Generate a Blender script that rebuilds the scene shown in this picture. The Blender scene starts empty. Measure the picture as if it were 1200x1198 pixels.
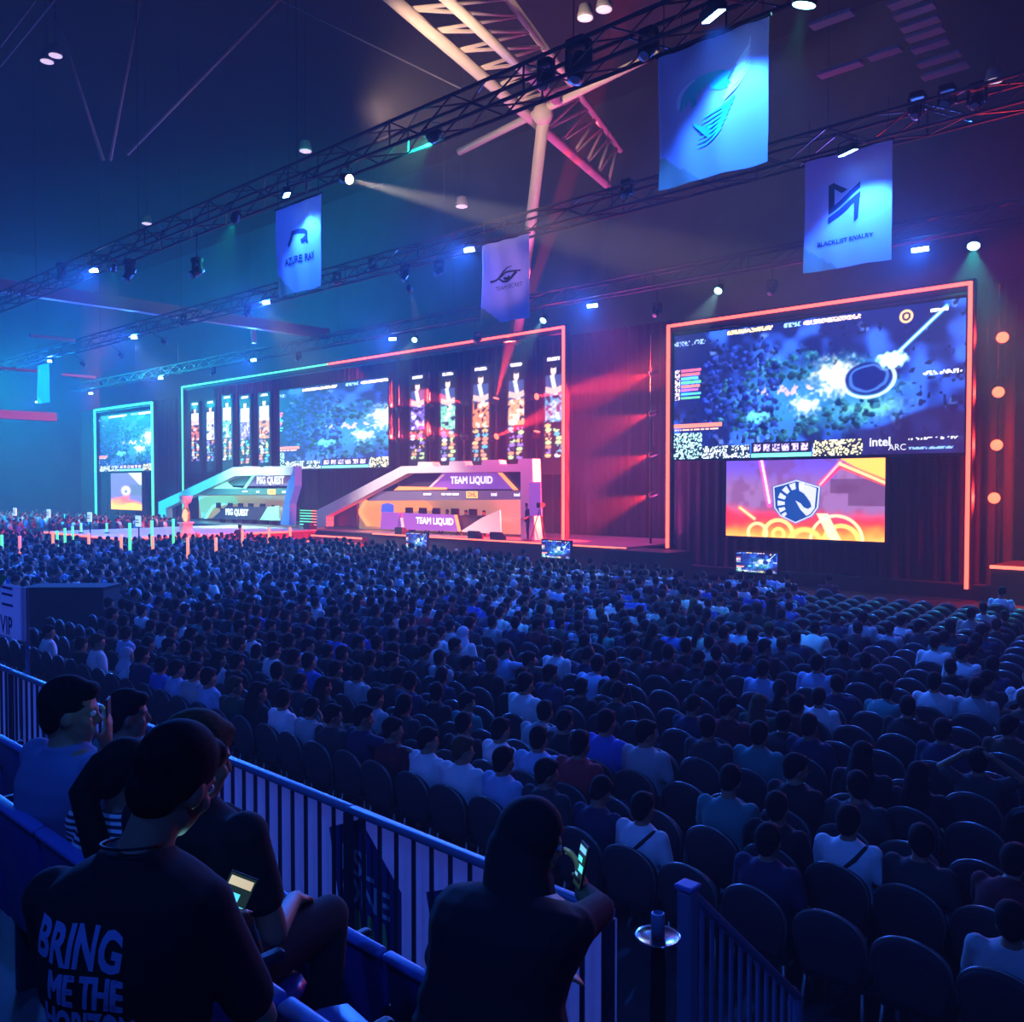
import bpy, bmesh, math, random
import numpy as np
from mathutils import Vector, Matrix, Quaternion, noise
V = Vector
R = math.radians
scn = bpy.context.scene
COL = scn.collection
rng = random.Random(7)

# ------------------------------------------------------------------ camera
F = 1050.0
HC = 3.7
YAW, PITCH = R(43.1), R(-1.58)
cam_d = bpy.data.cameras.new('camera')
cam = bpy.data.objects.new('camera', cam_d)
COL.objects.link(cam)
cam_d.sensor_width = 36.0
cam_d.lens = 36.0 * F / 1200.0
cam_d.clip_start = 0.05
cam_d.clip_end = 500
cam.location = (0, 0, HC)
cam.rotation_euler = (R(90) + PITCH, 0, YAW)
scn.camera = cam
RM = cam.rotation_euler.to_matrix()
EYE = V((0, 0, HC))
def ray(px, py):
    return RM @ V(((px - 600) / F, -(py - 599) / F, -1.0))
def on_y(px, py, Y):
    d = ray(px, py); return EYE + d * (Y / d.y)
def on_z(px, py, Z):
    d = ray(px, py); return EYE + d * ((Z - HC) / d.z)
def on_x(px, py, X):
    d = ray(px, py); return EYE + d * (X / d.x)
def at_d(px, py, dep):
    return EYE + ray(px, py) * dep
RMI = RM.transposed()
def proj(p):
    q = RMI @ (V(p) - EYE)
    dep = -q.z
    if dep < 0.05: return None
    return (600 + F * q.x / dep, 599 - F * q.y / dep, dep)

# ------------------------------------------------------------------ materials
MATS = {}
def mat(name, col, rough=0.6, metal=0.0, spec=0.4, noise_amt=0.0, noise_scale=8.0, emit=None, emit_s=0.0, bump=0.0, sampling=None, coat=0.0):
    if name in MATS: return MATS[name]
    m = bpy.data.materials.new(name); m.use_nodes = True
    nt = m.node_tree; b = nt.nodes['Principled BSDF']
    b.inputs['Base Color'].default_value = (*col, 1)
    b.inputs['Roughness'].default_value = rough
    b.inputs['Metallic'].default_value = metal
    b.inputs['Specular IOR Level'].default_value = spec
    if coat: b.inputs['Coat Weight'].default_value = coat
    if noise_amt or bump:
        tc = nt.nodes.new('ShaderNodeTexCoord'); n = nt.nodes.new('ShaderNodeTexNoise')
        n.inputs['Scale'].default_value = noise_scale; n.inputs['Detail'].default_value = 5
        nt.links.new(tc.outputs['Object'], n.inputs['Vector'])
        if noise_amt:
            r = nt.nodes.new('ShaderNodeValToRGB')
            r.color_ramp.elements[0].position = .3; r.color_ramp.elements[1].position = .7
            r.color_ramp.elements[0].color = (*[c * (1 - noise_amt) for c in col], 1)
            r.color_ramp.elements[1].color = (*[min(1, c * (1 + noise_amt)) for c in col], 1)
            nt.links.new(n.outputs['Fac'], r.inputs['Fac']); nt.links.new(r.outputs['Color'], b.inputs['Base Color'])
        if bump:
            bp = nt.nodes.new('ShaderNodeBump'); bp.inputs['Strength'].default_value = bump
            nt.links.new(n.outputs['Fac'], bp.inputs['Height']); nt.links.new(bp.outputs['Normal'], b.inputs['Normal'])
    if emit is not None:
        b.inputs['Emission Color'].default_value = (*emit, 1)
        b.inputs['Emission Strength'].default_value = emit_s
    if sampling: m.cycles.emission_sampling = sampling
    MATS[name] = m
    return m
def picture_mat(name, strength):
    m = bpy.data.materials.new(name); m.use_nodes = True
    nt = m.node_tree; b = nt.nodes['Principled BSDF']
    a = nt.nodes.new('ShaderNodeVertexColor'); a.layer_name = 'Col'
    b.inputs['Base Color'].default_value = (.01, .01, .01, 1); b.inputs['Roughness'].default_value = .5
    nt.links.new(a.outputs['Color'], b.inputs['Emission Color'])
    b.inputs['Emission Strength'].default_value = strength
    m.cycles.emission_sampling = 'NONE'
    return m

# ------------------------------------------------------------------ mesh collecting
class MB:
    def __init__(s): s.v = []; s.f = []; s.m = []; s.M = None
    def add(s, vs, fs, mi=0):
        o = len(s.v)
        s.v.extend(tuple(p) for p in vs)
        s.f.extend(tuple(i + o for i in f) for f in fs); s.m.extend([mi] * len(fs))
        return s
    def box(s, c, size, rot=None, mi=0):
        c = V(c); hx, hy, hz = [q / 2 for q in size]
        pts = [V((x * hx, y * hy, z * hz)) for x in (-1, 1) for y in (-1, 1) for z in (-1, 1)]
        if rot is not None: pts = [rot @ p for p in pts]
        s.add([c + p for p in pts], [(0, 1, 3, 2), (4, 6, 7, 5), (0, 4, 5, 1), (2, 3, 7, 6), (0, 2, 6, 4), (1, 5, 7, 3)], mi)
        return s
    def span(s, a, b, mi=0):
        a, b = V(a), V(b)
        return s.box((a + b) / 2, [abs(q) for q in (b - a)], None, mi)
    def bbox(s, c, size, bev=.01, rot=None, mi=0, seg=2):
        bm = bmesh.new(); bmesh.ops.create_cube(bm, size=1)
        for v in bm.verts: v.co = V((v.co.x * size[0], v.co.y * size[1], v.co.z * size[2]))
        bmesh.ops.bevel(bm, geom=bm.edges[:], offset=bev, segments=seg, affect='EDGES', profile=.5)
        bm.verts.index_update()
        vs = [(rot @ v.co if rot is not None else v.co) + V(c) for v in bm.verts]
        s.add(vs, [[v.index for v in f.verts] for f in bm.faces], mi); bm.free()
        return s
    def tube(s, p0, p1, r0, r1=None, n=8, mi=0, caps=True):
        p0, p1 = V(p0), V(p1); r1 = r0 if r1 is None else r1
        d = (p1 - p0)
        if d.length < 1e-6: return s
        d.normalize(); u = d.orthogonal().normalized(); w = d.cross(u)
        vs = []
        for p, r in ((p0, r0), (p1, r1)):
            for k in range(n):
                a = 2 * math.pi * k / n; vs.append(p + (u * math.cos(a) + w * math.sin(a)) * r)
        fs = [(k, (k + 1) % n, n + (k + 1) % n, n + k) for k in range(n)]
        if caps: fs += [tuple(range(n - 1, -1, -1)), tuple(range(n, 2 * n))]
        return s.add(vs, fs, mi)
    def path(s, pts, r, n=8, mi=0):
        pts = [V(p) for p in pts]; rings = []
        up = None
        for i, p in enumerate(pts):
            t = (pts[min(i + 1, len(pts) - 1)] - pts[max(i - 1, 0)]).normalized()
            u = t.orthogonal().normalized() if up is None else (up - t * up.dot(t)).normalized()
            up = u; w = t.cross(u); rr = r[i] if isinstance(r, (list, tuple)) else r
            rings.append([p + (u * math.cos(2 * math.pi * k / n) + w * math.sin(2 * math.pi * k / n)) * rr for k in range(n)])
        return s.rings(rings, mi=mi)
    def rings(s, rings, mi=0, caps=True):
        n = len(rings[0]); vs = [p for r in rings for p in r]; fs = []
        for i in range(len(rings) - 1):
            for k in range(n):
                fs.append((i * n + k, i * n + (k + 1) % n, (i + 1) * n + (k + 1) % n, (i + 1) * n + k))
        if caps: fs += [tuple(range(n - 1, -1, -1)), tuple(range((len(rings) - 1) * n, len(rings) * n))]
        return s.add(vs, fs, mi)
    def lathe(s, c, prof, n=20, mi=0):
        c = V(c)
        return s.rings([[c + V((r * math.cos(2 * math.pi * k / n), r * math.sin(2 * math.pi * k / n), z)) for k in range(n)] for r, z in prof], mi)
    def ball(s, c, rad, n=10, m=7, rot=None, mi=0):
        c = V(c); rad = (rad, rad, rad) if not isinstance(rad, (tuple, list)) else rad
        rings = []
        for i in range(m + 1):
            th = math.pi * (i + .02) / (m + .04)
            ring = []
            for k in range(n):
                a = 2 * math.pi * k / n
                q = V((math.sin(th) * math.cos(a) * rad[0], math.sin(th) * math.sin(a) * rad[1], -math.cos(th) * rad[2]))
                ring.append(c + (rot @ q if rot is not None else q))
            rings.append(ring)
        return s.rings(rings, mi)
    def cap(s, p0, p1, r0, r1=None, n=10, mi=0):
        r1 = r0 if r1 is None else r1
        s.tube(p0, p1, r0, r1, n, mi); s.ball(p0, r0, n, 6, None, mi); s.ball(p1, r1, n, 6, None, mi)
        return s
    def prism(s, pts, o, ux, uy, th, mi=0):
        """polygon pts (2d) in the frame o, ux, uy, thick along ux x uy (from 0 to th)"""
        o, ux, uy = V(o), V(ux), V(uy); w = ux.cross(uy).normalized(); n = len(pts)
        a = [o + ux * p[0] + uy * p[1] for p in pts]; b = [q + w * th for q in a]
        fs = [tuple(range(n - 1, -1, -1)), tuple(range(n, 2 * n))] + [(k, (k + 1) % n, n + (k + 1) % n, n + k) for k in range(n)]
        return s.add(a + b, fs, mi)
    def mesh(s, name, mats, smooth=False, org=(0, 0, 0)):
        me = bpy.data.meshes.new(name)
        ox, oy, oz = org
        me.from_pydata([(x - ox, y - oy, z - oz) for x, y, z in s.v], [], s.f)
        for m in (mats if isinstance(mats, (list, tuple)) else [mats]): me.materials.append(m)
        if any(s.m): me.polygons.foreach_set('material_index', s.m)
        if smooth: me.polygons.foreach_set('use_smooth', [True] * len(s.f))
        bm = bmesh.new(); bm.from_mesh(me); bmesh.ops.recalc_face_normals(bm, faces=bm.faces[:]); bm.to_mesh(me); bm.free()
        me.update()
        return me
    def build(s, name, mats, parent=None, smooth=False, world=False, loc=None, label=None):
        """world: the coordinates are the world's and the parent thing is not turned"""
        org = (0, 0, 0)
        if parent is not None and world:
            org = abs_loc(parent)
        if parent is None and loc is not None: org = loc
        me = s.mesh(name, mats, smooth, org)
        o = bpy.data.objects.new(name, me); COL.objects.link(o)
        if parent is not None: o.parent = parent
        elif loc is not None: o.location = loc
        if label: o['label'] = label
        return o
def abs_loc(o):
    l = V(o.location)
    while o.parent is not None:
        o = o.parent; l = l + V(o.location)
    return tuple(l)
def tag(o, label, cat, group=None, kind=None):
    o['label'] = label; o['category'] = cat
    if group: o['group'] = group
    if kind: o['kind'] = kind
    return o
def thing(name, label, cat, loc=(0, 0, 0), rotz=0.0, group=None):
    o = bpy.data.objects.new(name, None); COL.objects.link(o); o.empty_display_size = .1
    o.location = loc; o.rotation_euler = (0, 0, rotz)
    return tag(o, label, cat, group)
def struct(o):
    o['kind'] = 'structure'; return o
def dup(o, parent=None):
    c = o.copy(); COL.objects.link(c)
    if parent is not None: c.parent = parent
    for k in KIDS.get(o.name, None) or o.children: dup(k, c)
    return c
KIDS = {}
def text_mb(txt, o, ux, uy, size, mi=0, mb=None, th=0.0, align='CENTER', bold=0.0, sx=1.0, warp=None):
    """flat lettering as faces, laid on the frame o, ux, uy"""
    if 'M' in txt and bold > 0:      # the font's M tangles when thickened: lay thin copies side by side instead
        mb = mb or MB(); k = bold * .7; o, ux, uy = V(o), V(ux), V(uy); w = ux.cross(uy)
        for i, (a, b) in enumerate(((-k, -k), (k, -k), (-k, k), (k, k))): text_mb(txt, o + ux * a + uy * b + w * .0004 * i, ux, uy, size, mi, mb, th, align, 0.0, sx, warp)
        return mb
    cu = bpy.data.curves.new('txt', 'FONT'); cu.body = txt; cu.size = size; cu.align_x = align; cu.align_y = 'CENTER'
    cu.offset = bold; cu.resolution_u = 3; cu.extrude = th / 2
    ob = bpy.data.objects.new('txt', cu); COL.objects.link(ob)
    dg = bpy.context.evaluated_depsgraph_get(); me = bpy.data.meshes.new_from_object(ob.evaluated_get(dg))
    o, ux, uy = V(o), V(ux), V(uy); w = ux.cross(uy)
    mb = mb or MB()
    vs = []
    for v in me.vertices:
        q = (v.co.x * sx, v.co.y)
        if warp: q = warp(*q)
        vs.append(o + ux * q[0] + uy * q[1] + w * v.co.z)
    mb.add(vs, [tuple(p.vertices) for p in me.polygons], mi)
    bpy.data.objects.remove(ob); bpy.data.curves.remove(cu); bpy.data.meshes.remove(me)
    return mb
def remesh(mb, voxel, ratio=1.0, smooth_it=4, fac=.5):
    """one continuous skin over the collected pieces"""
    me = mb.mesh('tmp', [MATS['skin']])
    ob = bpy.data.objects.new('tmp', me); COL.objects.link(ob)
    r = ob.modifiers.new('r', 'REMESH'); r.mode = 'VOXEL'; r.voxel_size = voxel
    if smooth_it:
        sm = ob.modifiers.new('s', 'SMOOTH'); sm.factor = fac; sm.iterations = smooth_it
    if ratio < 1:
        d = ob.modifiers.new('d', 'DECIMATE'); d.ratio = ratio
    dg = bpy.context.evaluated_depsgraph_get()
    out = bpy.data.meshes.new_from_object(ob.evaluated_get(dg), preserve_all_data_layers=False, depsgraph=dg)
    bpy.data.objects.remove(ob); bpy.data.meshes.remove(me)
    out.polygons.foreach_set('use_smooth', [True] * len(out.polygons))
    return out
def light(kind, name, loc, energy, color, target=None, size=.2, angle=60, blend=.6, sx=None, sy=None):
    l = bpy.data.lights.new(name, kind); l.energy = energy; l.color = color
    if kind == 'SPOT':
        l.spot_size = R(angle); l.spot_blend = blend; l.shadow_soft_size = size
    elif kind == 'POINT': l.shadow_soft_size = size
    elif kind == 'AREA':
        l.shape = 'RECTANGLE'; l.size = sx or size; l.size_y = sy or size
    o = bpy.data.objects.new(name, l); COL.objects.link(o); o.location = loc
    if target is not None:
        o.rotation_euler = (V(target) - V(loc)).to_track_quat('-Z', 'Y').to_euler()
    o.visible_camera = False
    return o
BLUE = (.02, .14, 1.0); BLUE2 = (.04, .25, 1.0); TEAL = (.03, .85, .65); RED = (1.0, .03, .02); AMBER = (1.0, .35, .12)
X0, Y0 = 0, 0
# ================================================================== setting
mat('skin', (.30, .16, .10), .55)
mat('floor', (.035, .038, .05), .45, noise_amt=.25, noise_scale=2.0)
mat('tier', (.028, .03, .045), .6, noise_amt=.2, noise_scale=3.0)
mat('wall', (.05, .05, .06), .85, noise_amt=.2, noise_scale=.6)
mat('roof', (.02, .02, .026), .9, noise_amt=.2, noise_scale=.4)
mat('black', (.012, .012, .015), .6)
mat('black_gloss', (.012, .012, .016), .3)
mat('dark_metal', (.03, .03, .035), .4, .6)
mat('drape', (.02, .016, .02), .95, noise_amt=.2, noise_scale=3)
mat('white_steel', (.62, .56, .48), .45)
mat('grey_steel', (.35, .36, .38), .5)
mat('white_panel', (.72, .70, .70), .5)
WX0, WX1, WY0, WY1, WZ = -98, 22, -12, 44, 27
struct(MB().span((WX0, WY0, -.2), (WX1, WY1, 0)).build('floor', MATS['floor']))
struct(MB().span((WX0, WY0, WZ), (WX1, WY1, WZ + .3)).build('ceiling', MATS['roof']))
struct(MB().span((WX0 - .3, WY0, -.2), (WX0, WY1, WZ)).build('wall_left', MATS['wall']))
struct(MB().span((WX1, WY0, -.2), (WX1 + .3, WY1, WZ)).build('wall_right', MATS['wall']))
struct(MB().span((WX0, WY1, -.2), (WX1, WY1 + .3, WZ)).build('wall_back', MATS['wall']))
struct(MB().span((WX0, WY0 - .3, -.2), (WX1, WY0, WZ)).build('wall_rear', MATS['wall']))
# the raked tier the photographer stands on
ZA, ZB, ZC, ZRAIL = 1.2, 1.68, 1.40, .75
XT0, XT1 = -32.0, -1.35
m = MB()
m.span((XT0, 2.62, 0), (-1.0, 3.36, ZRAIL))
m.span((XT0, 1.72, 0), (XT1, 2.62, ZA))
m.span((XT0, 1.02, 0), (XT1, 1.72, ZB))
m.span((XT0, -6, 0), (2.5, 1.02, ZC))
struct(m.build('floor_tier', MATS['tier']))

# ================================================================== pictures shown on screens
def s2l(c):
    c = np.asarray(c, dtype=float) / 255.0
    return np.where(c <= .04045, c / 12.92, ((c + .055) / 1.055) ** 2.4)
nrg = np.random.default_rng(5)
def vnoise(u, v, sc, seed):
    """smooth value noise on arrays"""
    g = np.random.default_rng(seed).random((64, 64))
    x, y = u * sc, v * sc; xi, yi = np.floor(x).astype(int), np.floor(y).astype(int)
    fx, fy = x - xi, y - yi; fx = fx * fx * (3 - 2 * fx); fy = fy * fy * (3 - 2 * fy)
    a = g[yi % 64, xi % 64]; b = g[yi % 64, (xi + 1) % 64]; c = g[(yi + 1) % 64, xi % 64]; d = g[(yi + 1) % 64, (xi + 1) % 64]
    return (a * (1 - fx) + b * fx) * (1 - fy) + (c * (1 - fx) + d * fx) * fy
def mixc(a, b, t):
    return a * (1 - t[..., None]) + np.asarray(b, float) * t[..., None]
def sm(x, a, b):
    t = np.clip((x - a) / (b - a), 0, 1); return t * t * (3 - 2 * t)
def game_picture(nx, ny):
    u, v = np.meshgrid((np.arange(nx) + .5) / nx, (np.arange(ny) + .5) / ny)
    w = u * 2.2
    n1 = .6 * vnoise(w, v, 5, 1) + .4 * vnoise(w, v, 11, 2); n2 = .5 * vnoise(w, v, 9, 3) + .5 * vnoise(w, v, 23, 4); n3 = vnoise(w, v, 40, 9)
    c = np.zeros((ny, nx, 3)) + np.array([14, 22, 80.])
    c = mixc(c, (42, 88, 205), sm(n1, .35, .7)); c = mixc(c, (110, 150, 235), sm(n2, .62, .85) * .6)
    c = mixc(c, (8, 10, 45), sm(n3 * n2, .33, .5) * .8)
    d = np.hypot((w - 1.18) / .75, (v - .45) / .36)                     # lit teal clearing
    c = mixc(c, (40, 125, 170), sm(1 - d + .5 * (n2 - .5), 0, .55) * .7)
    jag = .55 * (vnoise(w, v, 30, 12) - .5) + .5 * (vnoise(w, v, 55, 13) - .5)
    d = np.hypot((w - 1.62) / .30, (v - .33) / .10); c = mixc(c, (105, 190, 150), sm(1 - d + jag * .6, 0, .9) * .75)
    rr = random.Random(4)                                               # tree crowns
    for k in range(420):
        a = rr.uniform(0, 6.28); q = rr.uniform(.62, 1.25)
        tx, ty = 1.02 + .55 * q * math.cos(a), .43 + .25 * q * math.sin(a)
        dark = k > 250
        if dark: tx, ty = rr.uniform(.28, .9), rr.uniform(.2, .85)
        if 1.2 < tx and .4 < ty < .62: continue
        rad = rr.uniform(.016, .042); d = np.hypot((w - tx) / rad, (v - ty) / (rad * .9)) + jag
        lt = np.clip(.45 + .5 * ((v - ty) / rad) + .3 * ((w - tx) / rad) + jag * 1.2, 0, 1)[..., None]; g = rr.uniform(.6, 1.15)
        col = (np.array([6, 30, 62.]) * (1 - lt) + np.array([55, 140, 165.]) * lt) * g if not dark else (np.array([8, 14, 78.]) * (1 - lt) + np.array([42, 84, 205.]) * lt) * g
        t = sm(1 - d, 0, .35)[..., None] * .92; c = c * (1 - t) + col * t
    d = np.hypot((w - 1.34) / .24, (v - .56) / .19); c = mixc(c, (255, 238, 214), sm(1 - d + jag * .8, 0, .95) * .95)
    d = np.hypot((w - 1.12) / .15, (v - .38) / .10); c = mixc(c, (225, 225, 245), sm(1 - d + jag * 1.1, 0, .8) * .85)
    d = np.hypot((w - .74) / .12, (v - .31) / .06); c = mixc(c, (110, 230, 240), sm(1 - d + jag, 0, .9) * .9)
    d = np.hypot((w - .98) / .25, (v - .5) / .05); c = mixc(c, (235, 175, 175), sm(1 - d + jag * 2.2, .4, .9) * .7)
    d = np.hypot((w - 1.57) / .17, (v - .53) / .12)                     # round dark pit with a pale rim
    c = mixc(c, (190, 215, 225), sm(1 - np.abs(d - 1.08) / .13, 0, .7) * .85 * (v < .6)); c = mixc(c, (14, 28, 95), sm(1 - d, 0, .15))
    c = mixc(c, (70, 120, 200), sm(1 - np.abs(d - .75 + .25 * (n2 - .5)) / .12, 0, .8) * .7 * (d < 1))
    c = mixc(c, (30, 18, 60), sm(.27 - v + .06 * np.sin(w * 7), 0, .05) * sm(w, 1.35, 1.6) * .85)
    ax, ay, bx, by = 1.74, .66, 2.08, .96                                # falling beam of light
    t = np.clip(((w - ax) * (bx - ax) + (v - ay) * (by - ay)) / ((bx - ax) ** 2 + (by - ay) ** 2), 0, 1)
    d = np.hypot(w - ax - t * (bx - ax), v - ay - t * (by - ay))
    c = mixc(c, (80, 210, 255), sm(.024 - d, 0, .02) * .8); c = mixc(c, (230, 255, 255), sm(.008 - d, 0, .006))
    d = np.hypot((w - 1.73) / .1, (v - .645) / .055); c = mixc(c, (190, 255, 255), sm(1.25 - d + .5 * (n3 - .5), 0, .5))
    def bar(u0, u1, v0, v1, col, noisy=0.0, seed=0):
        nonlocal c
        mk = ((u >= u0) & (u < u1) & (v >= v0) & (v < v1)).astype(float)
        if noisy: cs = max(1, nx // 150); mk = mk * (np.kron(np.random.default_rng(seed).random((ny // cs + 1, nx // cs + 1)), np.ones((cs, cs)))[:ny, :nx] < noisy)
        c = mixc(c, col, mk)
    for k, col in enumerate([(210, 90, 120), (220, 100, 110), (90, 190, 160), (90, 200, 140), (220, 120, 100), (200, 100, 150), (80, 190, 190), (90, 200, 130)]):
        bar(.03, .115 - .006 * (k % 3), .70 - k * .031, .719 - k * .031, col); bar(.004, .026, .695 - k * .031, .722 - k * .031, (220, 200, 190), .6, k)
    bar(.0, .20, .255, .285, (240, 120, 100)); bar(.0, .19, .232, .244, (240, 190, 150), .8, 30)
    bar(0, .12, 0, .21, (10, 18, 30)); bar(0, .12, 0, .21, (170, 225, 225), .42, 31); bar(.12, .31, 0, .1, (20, 30, 45)); bar(.12, .31, 0, .1, (200, 215, 225), .4, 32)
    bar(.315, .53, .03, .115, (18, 14, 40)); bar(.315, .53, 0, .03, (110, 225, 190))
    for k in range(6): bar(.325 + k * .034, .35 + k * .034, .045, .1, (190, 170, 235), .75, 40 + k)
    bar(.535, .70, 0, .115, (25, 22, 40)); bar(.535, .70, 0, .115, (215, 210, 160), .4, 33)
    bar(.84, .97, .03, .045, (120, 160, 220), .8, 34); bar(.84, .98, .095, .11, (225, 230, 235), .45, 35)
    bar(.22, .39, .955, .985, (255, 225, 150), .75, 36); bar(.43, .49, .955, .985, (140, 190, 255), .6, 37); bar(.5, .69, .955, .985, (255, 215, 205), .75, 38)
    bar(.0, .13, .91, .95, (140, 170, 240), .4, 39); bar(.9, .95, .93, .955, (240, 245, 255), .85, 41); bar(.88, .99, .52, .545, (235, 240, 255), .55, 42)
    d = np.hypot((w - 1.825) / .05, (v - .925) / .05); c = mixc(c, (250, 190, 120), sm(1 - d, 0, .2)); c = mixc(c, (60, 40, 60), ((np.abs(d - .45) < .16)).astype(float))
    return c
def team_picture(nx, ny):
    u, v = np.meshgrid((np.arange(nx) + .5) / nx, (np.arange(ny) + .5) / ny); w = u * 1.95
    n = .6 * vnoise(w, v, 6, 21) + .4 * vnoise(w, v, 14, 22)
    c = np.zeros((ny, nx, 3)) + np.array([122, 84, 132.])
    c = mixc(c, (88, 62, 175), sm(v, .6, 1) * (u < .72)); c = mixc(c, (95, 50, 92), sm(n, .45, .7) * .5)
    q = np.floor(u * 14) + 3 * np.floor(v * 7); c = mixc(c, (70, 38, 70), ((np.sin(q * 12.9) > .1) & (u > .68) & (v < .75)).astype(float) * .6)
    t = sm(.42 - v + .30 * np.abs(u - .25) * (u < .25) + .1 * (n - .5), 0, .25); c = mixc(c, (240, 40, 50), t)
    c = mixc(c, (255, 120, 40), sm(.26 - v + .12 * (n - .5), 0, .2)); c = mixc(c, (255, 165, 75), sm(.1 - v + .1 * (n - .4), 0, .15) * .9)
    def line(a, b, wd, col, amt=1.0):
        nonlocal c
        ax, ay = a[0] * 1.95, a[1]; bx, by = b[0] * 1.95, b[1]
        t = np.clip(((w - ax) * (bx - ax) + (v - ay) * (by - ay)) / ((bx - ax) ** 2 + (by - ay) ** 2), 0, 1)
        d = np.hypot(w - ax - t * (bx - ax), v - ay - t * (by - ay)); c = mixc(c, col, sm(wd - d, 0, wd * .6) * amt)
    c = mixc(c, (250, 165, 70), ((v > 1 - (u - .72) * 1.0 * 1.2 + .02) & (u > .72)).astype(float))
    line((.62, .68), (.74, .92), .05, (235, 40, 90)); line((.74, .92), (1, .70), .05, (250, 60, 60)); line((.62, .68), (.74, .95), .022, (255, 150, 160)); line((.74, .93), (1.02, .68), .022, (255, 200, 130))
    line((.24, 1), (.30, .42), .05, (225, 70, 150), .7); line((.245, 1), (.30, .45), .02, (255, 190, 235))
    line((.1, .38), (.2, .24), .04, (255, 110, 60)); line((.1, .38), (.2, .24), .018, (255, 190, 140))
    for cx, cy, rd, wd, col in ((.36, .05, .18, .035, (255, 205, 110)), (.36, .05, .07, .03, (255, 190, 90)), (.22, .06, .12, .03, (255, 195, 130)), (.75, -.02, .2, .04, (255, 190, 90)), (.72, .0, .3, .025, (255, 215, 150)), (.53, -.08, .2, .05, (255, 175, 80))):
        d = np.hypot((u - cx) * 1.95, v - cy); c = mixc(c, col, sm(wd - np.abs(d - rd), 0, wd * .7))
    c = mixc(c, (255, 235, 170), ((np.abs(u - .64 - .25 * (.3 - v)) < .035) & (v < .32)).astype(float) * .8)
    return c
def fire_picture(nx, ny):
    u, v = np.meshgrid((np.arange(nx) + .5) / nx, (np.arange(ny) + .5) / ny)
    n = vnoise(u, v, 7, 51)
    c = np.zeros((ny, nx, 3)) + np.array([92, 98, 150.])
    c = mixc(c, (190, 205, 160), ((v > .62 + (1 - u) * .9)).astype(float) * .8); c = mixc(c, (70, 90, 100), ((u > .62) & (v < .68) & (v > .4)).astype(float) * .6)
    c = mixc(c, (240, 90, 80), sm(.5 - v - .9 * np.abs(u - .5) * .5 + .2 * (n - .5), 0, .2)); c = mixc(c, (255, 170, 60), sm(.28 - v + .2 * (n - .5), 0, .2))
    d = np.hypot((u - .5) / .2, (v - .52) / .17); c = mixc(c, (250, 225, 235), sm(1 - d, 0, .7)); d = np.hypot((u - .5) / .07, (v - .5) / .07); c = mixc(c, (90, 110, 190), sm(1 - d, 0, .5))
    return c
def portrait_picture(nx, ny, seed):
    """a player in a jersey above bright painted shapes on black"""
    r = random.Random(seed); g = np.random.default_rng(seed)
    u, v = np.meshgrid((np.arange(nx) + .5) / nx - .5, (np.arange(ny) + .5) / ny); asp = 4.6; y = v * asp
    c = np.zeros((ny, nx, 3)) + 3.
    main = [(235, 120, 70), (200, 195, 215), (120, 205, 215), (140, 90, 230), (240, 130, 70), (120, 90, 200), (120, 200, 170), (235, 130, 70), (245, 160, 110), (70, 150, 200)][seed % 10]
    n = .5 * vnoise(u + 3, y, 4, seed + 60) + .5 * vnoise(u + 3, y, 9, seed + 80)
    body = sm(.46 - np.abs(u) - .1 * (n - .5), 0, .05) * (v > .36) * (v < .67)
    col = np.zeros_like(c) + np.array(main, float); col = mixc(col, (255, 245, 235), sm(n, .55, .75)); col = mixc(col, (30, 25, 50), sm(.42 - n, 0, .1))
    c = mixc(c, (0, 0, 0), body); t = body[..., None]; c = c * (1 - t) + col * t
    sh = sm(.42 - np.abs(u) + .3 * np.minimum(0, .82 - v), 0, .04) * (v > .62) * (v < .82)         # jersey
    jc = np.zeros_like(c) + np.array([225, 228, 240.] if seed < 5 else [52, 72, 120.]); jc = mixc(jc, (240, 240, 248), sm(.13 - np.abs(u + (v - .74)), 0, .05) * .9); jc = mixc(jc, (225, 180, 165), sm(.035 - np.abs(v - .655 - .06 * np.abs(u)), 0, .01))
    t = sh[..., None]; c = c * (1 - t) + jc * t
    d = np.hypot(u / .17, (y - .865 * asp) / .27); c = mixc(c, (240, 205, 190), sm(1 - d, 0, .2)); d = np.hypot(u / .18, (y - .905 * asp) / .13); c = mixc(c, (35, 25, 30), sm(1 - d, 0, .3))
    c = mixc(c, (245, 235, 250), (np.abs(u) < .3) * (v > .955) * (v < .985) * (g.random((ny, nx)) < .85))
    for k in range(16):                                                                          # small figures below
        cx, cy = (-.24 if k % 2 else .22) + r.uniform(-.08, .08), .03 + (k // 2) * .042
        d = np.hypot((u - cx) / .2, (y - cy * asp) / .11)
        c = mixc(c, r.choice([(90, 180, 220), (240, 190, 120), (230, 225, 235), (150, 120, 220), (235, 150, 110), (190, 220, 150)]), sm(1 - d, 0, .3) * (n > .38))
    return c
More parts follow.
